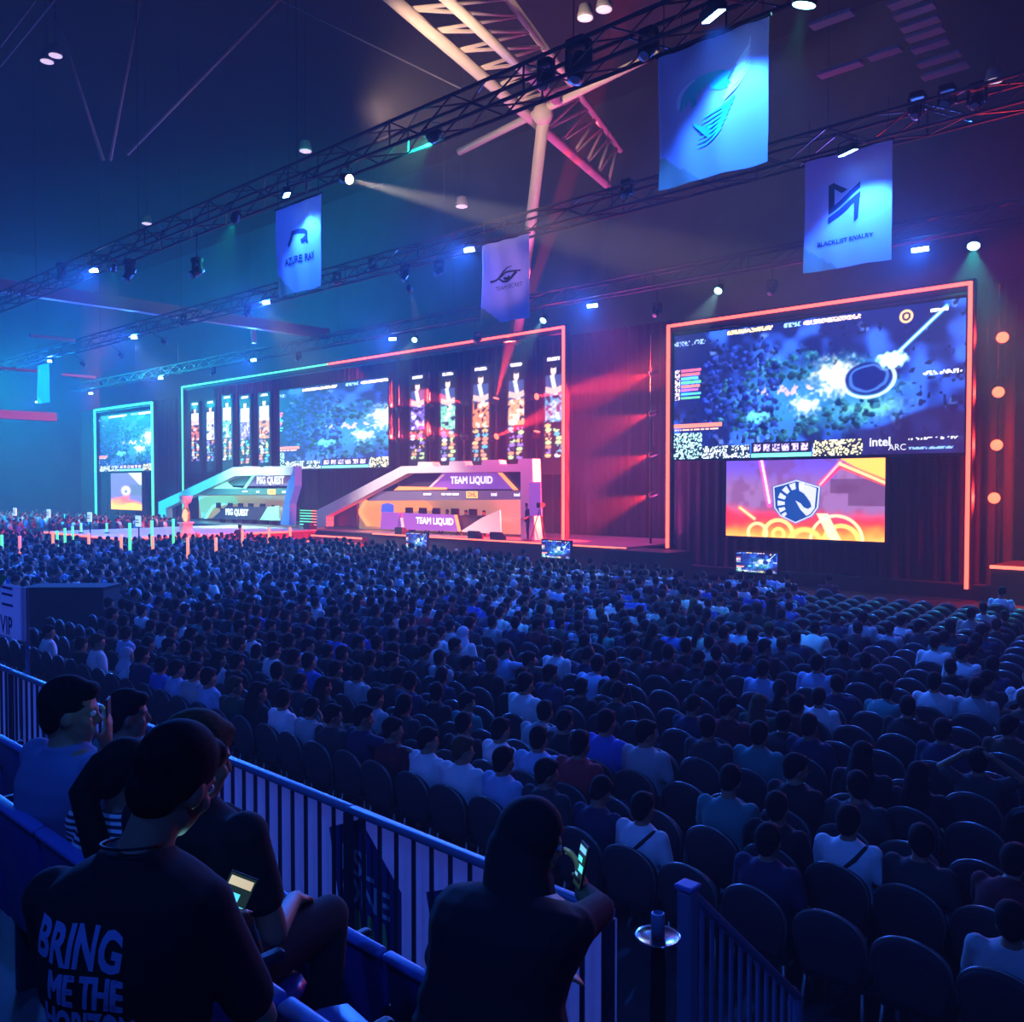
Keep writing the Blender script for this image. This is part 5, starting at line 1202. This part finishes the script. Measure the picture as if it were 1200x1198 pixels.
for px, py in ((316, 622), (435, 628), (508, 634), (560, 634)):
    q = on_z(px, py, ZS); t = thing('floor_speaker', 'small black wedge speaker on the stage edge, %s' % {316: 'by the catwalk steps', 435: 'left of the right booth', 508: 'below the right booth desk', 560: 'right of the right booth desk'}[px], 'speaker', (q.x, max(q.y, 30.2), ZS), 0, 'wedge speakers on the stage')
    MB().prism([(-.25, 0), (.25, 0), (.25, .12), (-.05, .36), (-.25, .36)], (-.3, 0, 0), (0, 1, 0), (0, 0, 1), .6).build('cabinet', MATS['black'], t); MB().prism([(.245, .13), (-.03, .345), (-.045, .33), (.23, .115)], (-.27, -.012, .012), (0, 1, 0), (0, 0, 1), .54).build('grille', MATS['dark_metal'], t)
# console riser in the middle of the crowd, draped black
dd = (HC - 1.35) * F / (688 - 570.0); l, r_ = at_d(27, 688, dd), at_d(122, 688, dd); c_ = (l + r_) / 2
t = thing('control_booth', 'large black draped control desk block in the crowd at left', 'control desk', (c_.x, c_.y, 0), YAW)
MB().bbox((0, .4, .66), ((r_ - l).length, .9, 1.32), .02).build('drape', MATS['drape'], t); MB().bbox((0, .4, 1.335), ((r_ - l).length + .06, .96, .03), .01).build('desk_top', MATS['drape'], t)
# ================================================================== raked tier: seats, rail, people close by
mat('seat_plastic', (.03, .045, .26), .32, spec=.5, noise_amt=.1, noise_scale=12); mat('seat_edge_lit', (.10, .16, .55), .35); mat('rail_paint', (.16, .24, .42), .4, .3); mat('bar_dark', (.02, .025, .05), .45)
def tip_seat(X, Y, zf, ztop, label, w=.49, pan=True, tilt=8):
    g = 'blue tip up seats on the raked tier'; t = thing('stadium_seat', label, 'seat', (X, Y, zf), 0, g); h = ztop - zf
    q = Matrix.Rotation(R(tilt), 3, 'X'); c = V((0, 0, h))
    m = MB(); m.bbox(c + q @ V((0, 0, -.26)), (w, .035, .52), .016, q, 0, 3); m.build('backrest', MATS['seat_plastic'], t, True)
    m = MB(); m.bbox(c + q @ V((0, -.004, -.006)), (w + .004, .05, .032), .014, q, 0, 3); m.build('top_edge', MATS['seat_edge_lit'], t, True)  # lighter strip: overhead light caught by the rim, put into the colour
    if pan:
        m = MB(); rr = []
        for yy, ww, zz in ((.06, .40, .42), (.16, .45, .405), (.30, .45, .40), (.42, .41, .42), (.47, .33, .425)):
            rr.append([V((sx * ww / 2, yy, zz + s2)) for sx, s2 in ((-1, .0), (-.8, .02), (0, .0), (.8, .02), (1, .0), (.9, -.035), (0, -.05), (-.9, -.035))])
        m.rings(rr); m.build('seat_pan', MATS['seat_plastic'], t, True)
    m = MB(); m.bbox((-w / 2, .12, .30), (.03, .10, .60), .01); m.build('stand', MATS['bar_dark'], t)
    m = MB(); m.bbox((-w / 2, .16, .62), (.045, .32, .03), .012); m.build('armrest', MATS['bar_dark'], t)
    return t
YA, YB, TA, TB = 2.0, 1.15, 2.03, 2.49
x0 = -1.985 - .255
for i in range(10):
    tip_seat(x0 - .512 * i, YA, ZA, TA, 'blue tip up seat behind the rail, front tier row, %s seat from its right end' % ordn(i + 1))
for i in range(6):
    tip_seat(-1.56 - .512 * i, YB, ZB, TB, 'blue tip up seat in the nearest tier row, %s seat from its right end' % ordn(i + 1))
# rail with white boards
YR, ZRT = 3.2, 1.80
xe = on_y(718, 1075, YR).x; xs = [xe - 1.93 * i for i in range(6)]
for i in range(5):
    a, b_ = xs[i + 1], xs[i]
    t = thing('guard_rail', 'blue painted guard rail with upright bars, %s section from the right' % ordn(i + 1), 'railing', ((a + b_) / 2, YR, ZRAIL), 0, 'rail along the raked tier')
    MB().bbox(((a + b_) / 2, YR, ZRT - .02), (b_ - a, .06, .045), .014).build('top_rail', MATS['rail_paint'], t, True, True)
    MB().bbox(((a + b_) / 2, YR, ZRAIL + .10), (b_ - a, .04, .04), .01).build('bottom_rail', MATS['bar_dark'], t, True, True)
    MB().bbox((b_ - .025, YR, (ZRAIL + ZRT) / 2 - .02), (.05, .05, ZRT - ZRAIL - .045), .01).build('post', MATS['bar_dark'], t, world=True)
    n = 13
    for j in range(1, n):
        x = b_ - .025 - (b_ - a) * j / n; MB().bbox((x, YR, (ZRAIL + ZRT) / 2 + .04), (.022, .022, ZRT - ZRAIL - .16), .004, None, 0, 1).build('baluster', MATS['bar_dark'], t, world=True)
sheer('board_white', (.62, .74, .85), .5); mat('board_print', (.03, .05, .22), .6); mat('board_green', (.25, .55, .2), .6); mat('board_text', (.6, .66, .8), .6)
for i in range(5):
    a, b_ = xs[i + 1] + .03, xs[i] - .03; yb = YR + .06
    t = thing('rail_board', 'pale printed board behind the guard rail, %s from the right' % ordn(i + 1), 'board', ((a + b_) / 2, yb, ZRAIL), 0, 'printed boards on the guard rail')
    MB().bbox(((a + b_) / 2, yb + .01, (ZRAIL + ZRT) / 2), (b_ - a, .012, ZRT - ZRAIL - .14), .003).build('board', MATS['board_white'], t, world=True)
    k = MB()
    c0 = V(((a + b_) / 2, yb, ZRAIL + .5))
    if i == 1:
        l, r_ = on_y(386, 990, yb), on_y(470, 1030, yb); cx, cz = (l.x + r_.x) / 2, on_y(425, 1035, yb).z; w2 = (r_.x - l.x) / 2
    else: cx, cz, w2 = c0.x, c0.z - .05, .36
    k.prism([(-w2, .25), (-w2 * .1, .38), (w2, .05), (w2, -.36), (-w2 * .6, -.36)][::-1], (cx, yb + .003, cz), UX, UZ, .004, 0)
    text_mb('ESL', (cx - .06, yb - .004, cz + .10), UX, UZ, .22, 1, k, bold=.004); text_mb('ONE', (cx + .02, yb - .004, cz - .08), UX, UZ, .22, 1, k, bold=.004)
    for j in range(4): k.prism([(-.20 + .12 * j, -.33), (-.20 + .12 * j, -.18), (-.16 + .12 * j, -.18), (-.13 + .12 * j, -.33)][::-1], (cx, yb - .002, cz), UX, UZ, .002, 2)
    k.build('board_print', [MATS['board_print'], MATS['board_text'], MATS['board_green']], t, world=True)
# sign on the rail at the left edge
l, r_ = on_y(-30, 676, YR + .1), on_y(28.5, 676, YR + .1); zb_ = on_y(28, 752, YR + .1).z
t = thing('direction_sign', 'pale VIP sign on a post at the left edge of the picture', 'sign', (r_.x - .05, YR + .1, ZRAIL))
MB().bbox(((l.x + r_.x) / 2, YR + .1, (l.z + zb_) / 2), (r_.x - l.x, .03, l.z - zb_), .008).build('sign_board', MATS['board_white'], t, world=True)
k = MB(); vp = on_y(11, 735, YR + .08); text_mb('VIP', (vp.x - .10, YR + .082, vp.z), UX, UZ, .27, 0, k, bold=.006)
for q in (.40, .33, .22): k.prism([(-.22, q), (.10, q), (.10, q + .025), (-.22, q + .025)][::-1], (vp.x, YR + .083, vp.z - .0), UX, UZ, .004, 0)
k.prism([(-.34, .60), (-.02, .60), (-.34, .42)], (vp.x, YR + .083, vp.z - .06), UX, UZ, .004, 2)
k.build('sign_lettering', [MATS['board_print'], MATS['board_text'], MATS['board_green']], t, world=True)
MB().bbox((r_.x - .035, YR + .13, (ZRAIL + l.z) / 2), (.05, .03, l.z - ZRAIL), .006).build('post', MATS['rail_paint'], t, world=True)
# stair rail going down to the hall floor
A_, B_ = on_y(806, 1042, 3.22), None
Xr = A_.x; B_ = on_x(935, 1166, Xr)
t = thing('stair_rail', 'steel stair rail running down to the hall floor at lower right', 'railing', (Xr, 3.22, ZRAIL))
MB().bbox((Xr, 3.22, (ZRAIL + A_.z) / 2), (.07, .07, A_.z - ZRAIL), .012).build('post', MATS['rail_paint'], t, world=True)
MB().bbox((Xr, 3.22, A_.z + .012), (.085, .085, .024), .008).build('post_cap', MATS['seat_edge_lit'], t, world=True)
d = (V((Xr, B_.y, B_.z)) - V((Xr, 3.25, A_.z - .02))); q = d.to_track_quat('Y', 'Z').to_matrix()
MB().bbox(V((Xr, 3.25, A_.z - .03)) + d / 2, (.05, d.length, .035), .01, q).build('top_rail', MATS['rail_paint'], t, True, True)
MB().bbox(V((Xr, 3.25, A_.z - .95)) + d / 2, (.04, d.length, .03), .008, q).build('bottom_rail', MATS['rail_paint'], t, True, True)
for j in range(1, 12):
    p = V((Xr, 3.25, A_.z - .03)) + d * (j / 12); MB().bbox(p - V((0, 0, .46)), (.018, .018, .92), .003, None, 0, 1).build('baluster', MATS['rail_paint'], t, world=True)
MB().bbox((Xr, B_.y, B_.z / 2), (.045, .045, B_.z), .008).build('post', MATS['rail_paint'], t, world=True)
m = MB()
for i in range(4): m.span((Xr + .06, 3.37 + .28 * i, 0), (Xr + 1.2, 3.37 + .28 * (i + 1), .75 - .15 * (i + 1)))
struct(m.build('trim_1', MATS['tier']))
# steel pole with a round tray
p = on_y(771, 1101, 2.85)
mat('chrome', (.5, .52, .56), .18, 1.0)
t = thing('tray_pole', 'steel pole with a round tray ring before the stair rail', 'pole', (p.x, p.y, ZRAIL))
h = p.z - ZRAIL
MB().lathe((0, 0, 0), [(.10, 0), (.10, .015), (.034, .03), (.030, h - .02), (.030, h + .005)], 18).build('post', MATS['dark_metal'], t, True)
MB().lathe((0, 0, h), [(.03, 0), (.080, 0), (.086, .008), (.086, .016), (.078, .012), (.03, .010)], 28).build('tray_ring', MATS['chrome'], t, True)
MB().lathe((0, 0, h), [(.026, 0), (.026, .10), (.020, .104), (.020, .02)], 18).build('top_tube', MATS['rail_paint'], t, True)

# ------------------------------------------------------------------ people near the camera
mat('skin_near', (.34, .19, .12), .5); mat('eye', (.7, .7, .7), .2)
wv = bpy.data.materials.new('cloth_striped'); wv.use_nodes = True; MATS['cloth_striped'] = wv
n_ = wv.node_tree; b_ = n_.nodes['Principled BSDF']; tc = n_.nodes.new('ShaderNodeTexCoord'); wa = n_.nodes.new('ShaderNodeTexWave'); rp = n_.nodes.new('ShaderNodeValToRGB')
wa.bands_direction = 'Z'; wa.inputs['Scale'].default_value = 14; wa.inputs['Distortion'].default_value = .4
rp.color_ramp.elements[0].position = .45; rp.color_ramp.elements[1].position = .55; rp.color_ramp.elements[0].color = (.03, .03, .06, 1); rp.color_ramp.elements[1].color = (.7, .72, .78, 1)
n_.links.new(tc.outputs['Object'], wa.inputs['Vector']); n_.links.new(wa.outputs['Fac'], rp.inputs['Fac']); n_.links.new(rp.outputs['Color'], b_.inputs['Base Color']); b_.inputs['Roughness'].default_value = .9
PZ = HC
def local(o_loc, rz, p):
    return Matrix.Rotation(-rz, 3, 'Z') @ (V(p) - V(o_loc))
def phone(p, up, nrm, label, warm='ph_warm'):
    """a phone whose glowing face looks along nrm"""
    up, nrm = V(up).normalized(), V(nrm).normalized(); nrm = (nrm - up * nrm.dot(up)).normalized(); rt = up.cross(nrm); M = Matrix((rt, up, nrm)).transposed()
    t = thing('smartphone', label, 'phone', p)
    MB().bbox((0, 0, 0), (.074, .155, .008), .003, M, 0, 2).build('phone_case', MATS['black'], t)
    k = MB(); q = lambda x, y, z=.0046: M @ V((x, y, z))
    def rc(x0, x1, y0, y1, mi, z=.0046): k.add([q(x0, y0, z), q(x1, y0, z), q(x1, y1, z), q(x0, y1, z)], [(0, 1, 2, 3)], mi)
    rc(-.034, .034, -.072, .072, 0); rc(-.030, .030, .045, .066, 1, .005); rc(-.028, .010, .012, .03, 2, .005); rc(-.01, .03, -.02, .004, 2, .005); rc(-.03, -.006, -.05, -.03, 1, .005)
    k.build('phone_screen', [MATS['ph_dark'], MATS[warm], MATS['ph_cyan']], t)
    return t
mat('ph_cool', (.3, .5, .8), .3, emit=(.25, .6, 1.0), emit_s=.7, sampling='NONE'); mat('ph_dark', (.01, .01, .01), .2, emit=(.02, .05, .05), emit_s=.5, sampling='NONE'); mat('ph_warm', (.8, .7, .4), .3, emit=(1, .72, .35), emit_s=.6, sampling='NONE'); mat('ph_cyan', (.2, .8, .9), .3, emit=(.1, .8, .85), emit_s=.9, sampling='NONE')
def eyes(o, head, q):
    m = MB()
    for sx in (-1, 1): m.ball(V(head) + q @ V((sx * .033, .077, .004)), .0125, 10, 8)
    m.build('eye', MATS['eye'], o, True)
# --- man with printed T-shirt
dep = 2.02; base = at_d(158, 1198, dep); loc = V((base.x, base.y, ZC)); rz = R(36)
head = local(loc, rz, at_d(206, 916, dep + .02)); pp = at_d(271, 1062, dep + .20); ph = local(loc, rz, pp)
hq = rotm(-16, -26, 6)
wr_r = ph + V((.045, -.075, -.10)); wr_l = ph + V((-.06, -.04, -.11))
el_r = V((.275, .05, 1.09)); el_l = V((-.20, .06, 1.07))
kw = dict(STAND); kw.update(pel=(0, 0, .93), neck=(head.x * .35, head.y * .2 - .05, 1.485), head=tuple(head), hrot=hq, sh=((.175, -.02, 1.375), (-.175, -.02, 1.375)), el=(tuple(el_r), tuple(el_l)), wr=(tuple(wr_r), tuple(wr_l)), girth=1.02, sleeve=.78,
    hands=((ph + V((.02, .0, -.01)) - wr_r, V((-.75, .1, .4))), (ph - wr_l, V((.6, .3, .4)))), curl=.75, bulge=.015)
ms = person_meshes('printed', .0075, .5, **kw)
man = person(ms, loc, rz, 1.0, 'man in black T-shirt with large back print, head bent over a phone', 'black', skin='skin_near')
eyes(man, head, hq)
from mathutils.bvhtree import BVHTree
sh_me = ms[1]; bv = BVHTree.FromPolygons([v.co.copy() for v in sh_me.vertices], [tuple(p.vertices) for p in sh_me.polygons])
mat('print_blue', (.30, .38, .75), .8)
tp = MB()
def brush(a, y): return (a[0], a[1])
rows_ = [('BRING', -.03, 1.345, .084, .72), ('ME THE', -.012, 1.255, .070, .62), ('HORIZON', -.01, 1.175, .070, .56)]
for txt, x_, z_, sz, sx_ in rows_:
    text_mb(txt, (x_, -.4, z_), (1, 0, 0), (0, 0, 1), sz * 1.15, 0, tp, bold=.0035, sx=sx_, warp=lambda a, b: (a + .005 * math.sin(b * 40 + a * 11), b * (1.12 + .10 * math.sin(a * 21 + 1.3)) + .005 * math.sin(a * 31) - a * .10))
bm = bmesh.new(); vv = [bm.verts.new(v) for v in tp.v]
for f in tp.f:
    try: bm.faces.new([vv[i] for i in f])
    except ValueError: pass
bmesh.ops.triangulate(bm, faces=bm.faces[:])
for _ in range(3):
    le = [e for e in bm.edges if e.calc_length() > .016]
    if le: bmesh.ops.subdivide_edges(bm, edges=le, cuts=1); bmesh.ops.triangulate(bm, faces=bm.faces[:])
for v in bm.verts:
    hit = bv.ray_cast(V((v.co.x, -.6, v.co.z)), V((0, 1, 0)))
    v.co.y = (hit[0].y if hit[0] is not None else -.1) - .004
me = bpy.data.meshes.new('shirt_print'); bm.to_mesh(me); bm.free(); me.materials.append(MATS['print_blue'])
o = bpy.data.objects.new('shirt_print', me); COL.objects.link(o); o.parent = man; o['label'] = 'blue brush lettering across the back'
k = MB(); k.path([V(kw['neck']) + V((.066 * math.cos(a), .066 * math.sin(a) - .005, .035 - .012 * math.sin(a))) for a in [2 * math.pi * i / 18 for i in range(19)]], .0035, 6); k.build('neck_cord', MATS['black'], man, True)
W2 = lambda v: Matrix.Rotation(rz, 3, 'Z') @ V(v)
phone(pp, W2((.25, .55, .8)), (EYE - pp).normalized() * .7 + W2((0, -1, .5)) * .5, 'phone with a lit game screen in the hand of the printed T-shirt man')
# --- seated people of the tier
def tier_person(key, px, py, depth, zf, rzd, label, shirt, hair_m='hair_black', vox=.009, hair_nm='hair', **kw):
    """set so that the head comes to the place it has in the hall"""
    tgt = kw.pop('reach', None); hw = at_d(px, py, depth); k = seated(**kw); h = V(k['head']); rz_ = R(rzd); off = Matrix.Rotation(rz_, 3, 'Z') @ h
    s = (hw.z - zf) / h.z
    if tgt is not None:
        w_ = local((hw.x - off.x * s, hw.y - off.y * s, zf), rz_, tgt) / s; k['wr'] = (tuple(w_ + V((.02, -.03, -.10))), k['wr'][1]); k['el'] = ((.27, .10, max(.68, w_.z - .32)), k['el'][1])
        k['hands'] = ((V((-.1, .25, 1)), V((-.7, -.5, 0))), None)
    ms_ = person_meshes(key, vox, .5, **k)
    o = person(ms_, (hw.x - off.x * s, hw.y - off.y * s, zf), rz_, s, label, shirt, hair_m, skin='skin_near', hair_name=hair_nm)
    return o, k, s
ql = at_d(127, 842, 3.36)
o, k_, s_ = tier_person('blue_tee', 84, 834, 3.42, ZB, 12, 'man in plain blue T-shirt seated in the tier, holding a lit phone up', 'dull blue', hyaw=-42, hpitch=-6, girth=1.1, reach=ql)
eyes(o, k_['head'], k_['hrot'])
phone(ql, (0, 0, 1), (-.5, -.8, .2), 'phone held up beside the face of the man in the blue T-shirt', 'ph_cool')
o, k_, s_ = tier_person('striped', 149, 908, 3.05, ZB, 25, 'woman in striped top with a long dark ponytail beside the blue T-shirt man', 'striped', hyaw=-30, hpitch=-14, hair='tail', el=((.25, .10, .74), (-.25, .0, .68)), wr=((.12, .32, .82), (-.1, .25, .66)))
eyes(o, k_['head'], k_['hrot'])
o, k_, s_ = tier_person('brown', 232, 890, 2.72, ZB, 20, 'person with thick brown tinted hair in black, beyond the printed T-shirt man', 'black', 'hair_brown', hyaw=-25, hpitch=-12, hair='bushy')
o, k_, s_ = tier_person('teal', 151, 838, 4.95, ZA, 8, 'person in teal shirt with short dark hair seated in the front tier row', 'teal', hyaw=-30, girth=1.08)
o, k_, s_ = tier_person('low', 262, 968, 4.35, ZA, 5, 'person in black bent low in the front tier row beyond the phone', 'black', lean=30, hpitch=-20, hyaw=-25, el=((.24, .25, .68), (-.24, .25, .68)), wr=((.07, .42, .70), (-.07, .42, .70)))
# --- dark figure leaning on the rail
dep = 3.0; hw = at_d(626, 985, dep); rz = R(15); base = at_d(628, 1198, dep); loc = V((base.x - .02, base.y - .12, ZA))
head = local(loc, rz, hw); rail_p = local(loc, rz, V((on_y(690, 1062, YR - .35).x, YR - .38, ZRT - .12)))
hq = rotm(-45, -18, 0); nz = head.z - .14
gl = local(loc, rz, at_d(690, 1020, dep + .16))
kw = dict(pel=(0, -.10, .82), neck=(head.x * .85, head.y - .06, nz), head=tuple(head), hrot=hq, sh=((head.x * .8 + .20, head.y - .10, nz - .07), (head.x * .8 - .20, head.y - .12, nz - .08)), el=(tuple(local(loc, rz, at_d(702, 1066, dep + .02))), (-.33, head.y - .02, nz - .34)), wr=((gl.x - .02, gl.y, gl.z - .08), (-.02, head.y + .16, nz - .40)),
    hands=((V((-.3, .1, 1)), V((-.7, -.5, 0))), (V((1, .4, 0)), V((0, 0, -1)))), hip=((.1, -.10, .78), (-.1, -.10, .78)), knee=((.12, .02, .44), (-.12, -.02, .44)), ank=((.12, -.08, .09), (-.12, -.12, .09)), toe=((.14, .07, .035), (-.13, .03, .035)), girth=1.42, long_sleeve=True, hair='hood', curl=.45, bulge=.05)
ms = person_meshes('hooded', .0078, .5, **kw)
o = person(ms, loc, rz, 1.0, 'person in black hooded jacket leaning at the rail, hand glowing by the face', 'black', 'cloth_black', skin='skin_near', hair_name='hood', shirt_name='jacket')
eyes(o, head, hq)
gw = Matrix.Rotation(rz, 3, 'Z') @ V((gl.x - .02, gl.y - .02, gl.z + .02)) + loc
phone(gw, (0.1, .2, 1), (-.5, -.8, .3), 'phone in the hand of the person in the black hooded jacket', 'ph_cool')
light('POINT', 'phone_glow', gw + V((-.06, -.08, .08)), .35, (.2, .8, 1.0), size=.03)
light('POINT', 'phone_glow', pp + W2((-.02, -.1, .12)), .25, (.3, .8, 1.0), size=.04)
light('POINT', 'phone_glow', ql + V((.03, -.10, .03)), .08, (.04, .3, 1.0), size=.04)
# black padded chair at the lower edge
q = at_d(665, 1143, 3.0); t = thing('padded_chair', 'black padded chair with a broad rounded back at the lower edge', 'chair', (q.x + .12, q.y - .30, ZA), R(-20))
hh = q.z - ZA + .06
m = MB(); pts = [(-.27, .36), (-.29, hh - .2)] + [(-.29 + .12 - .12 * math.cos(R(a)), hh - .12 + .12 * math.sin(R(a))) for a in range(15, 91, 15)] + [(.29 - .12 + .12 * math.sin(R(a)), hh - .12 + .12 * math.cos(R(a))) for a in range(0, 91, 15)] + [(.27, .36)]
m.prism(pts, (0, 0, 0), UX, UZ, .07); m.build('backrest', MATS['black'], t)
MB().bbox((0, .26, .40), (.54, .5, .1), .04).build('seat', MATS['black'], t, True)
for sx in (-1, 1):
    for sy in (.05, .45): MB().tube((sx * .24, sy, 0), (sx * .24, sy, .36), .016, n=8).build('leg', MATS['bar_dark'], t, True)
# ================================================================== haze and room light
w = bpy.data.worlds.new('world'); scn.world = w; w.use_nodes = True
nt = w.node_tree; nt.nodes['Background'].inputs['Color'].default_value = (0.0, 0.0, 0.0, 1); nt.nodes['Background'].inputs['Strength'].default_value = 0
vs = nt.nodes.new('ShaderNodeVolumeScatter'); vs.inputs['Density'].default_value = .0032; vs.inputs['Anisotropy'].default_value = .15; vs.inputs['Color'].default_value = (.95, .95, 1, 1)
nt.links.new(vs.outputs['Volume'], nt.nodes['World Output'].inputs['Volume'])
scn.view_settings.view_transform = 'Standard'; scn.view_settings.look = 'None'; scn.view_settings.gamma = 1; scn.view_settings.exposure = 0
scn.view_settings.use_curve_mapping = False
cy = scn.cycles
cy.max_bounces = 4; cy.diffuse_bounces = 2; cy.glossy_bounces = 2; cy.transmission_bounces = 2; cy.volume_bounces = 0; cy.transparent_max_bounces = 4
cy.use_denoising = True; cy.volume_step_rate = 4
cy.caustics_reflective = False; cy.caustics_refractive = False
cy.sample_clamp_indirect = 4
# blue house floods hung behind and above the audience
for x, y, z, tx, ty, e, c in [(-4, -6, 15, -14, 14, 2800, BLUE), (-24, -6, 15, -30, 14, 3200, BLUE), (-46, -6, 15, -46, 14, 5500, (.02, .25, .95)), (10, -4, 15, -6, 12, 2400, BLUE)]:
    light('SPOT', 'blue_house_flood', (x, y, z), e, c, (tx, ty, 0), .5, 95, .7)
# teal floods over the far left, coloured washes over the stage, added tint spots
light('SPOT', 'teal_flood', (-64, 8, 14), 80000, (.01, .40, .85), (-72, 30, 6), .8, 120, .8)
light('SPOT', 'teal_flood', (-84, 22, 13), 40000, (.01, .6, .6), (-74, 32, 5), .8, 130, .8)
light('SPOT', 'stage_wash', (-33, 26, 12), 2600, (1.0, .16, .30), (-34, 33, 1), .6, 90, .8)
light('SPOT', 'stage_wash', (-54, 26, 12), 2600, (.12, .8, .45), (-54, 33, 1), .6, 90, .8)
light('SPOT', 'stage_wash', (-27, 27.5, 11.5), 4500, (1.0, .08, .38), (-27, 31, 0), .8, 90, .9)  # purple spot added to tint the haze at mid stage
light('SPOT', 'added_banner_fill', (-15, 14.8, 11.6), 2600, (1.0, .45, .75), on_y(593, 325, Y2 - .5), .3, 16, .8)  # unseen spot added to turn the eye banner pinkish
light('SPOT', 'stage_key', (-36, 22, 12), 15000, (1.0, .85, .75), (-36, 31.5, 2), .4, 50, .8)
light('SPOT', 'stage_key', (-50, 22, 12), 15000, (.75, 1.0, .85), (-51, 31.5, 2), .4, 50, .8)
light('SPOT', 'roof_lamp', (-18, 14, 13), 9000, (1.0, .62, .42), on_z(636, 131, 18.2), .4, 70, .8)
light('SPOT', 'screen_glow', (-14.7, 30.2, 7.5), 1500, (.25, .45, 1.0), (-16, 20, 0), 2.0, 150, .8)
light('SPOT', 'added_haze_uplight', (-27.5, 34.8, 2.0), 12000, (.9, .10, .55), (-24, 33.5, 20), .5, 80, .9)  # unseen spot added to colour the haze above the stage purple
light('SPOT', 'added_haze_uplight', (-21.2, 32.8, 1.5), 7000, (.9, .08, .42), (-20.5, 31.5, 20), .5, 70, .9)  # second added spot for the same purple haze, farther right
light('SPOT', 'added_red_fill', (-4.5, 30.8, 11.6), 34000, (1.0, .03, .02), (-4.8, 34, 3), .4, 75, .8)  # extra unseen spot added to redden the curtain behind the red lamps
light('SPOT', 'added_haze_downlight', (-23.5, 31.0, 12.0), 8500, (.9, .08, .42), (-24.0, 33.5, 0), .5, 95, .9)  # added spot, tints haze and curtain between the two frames
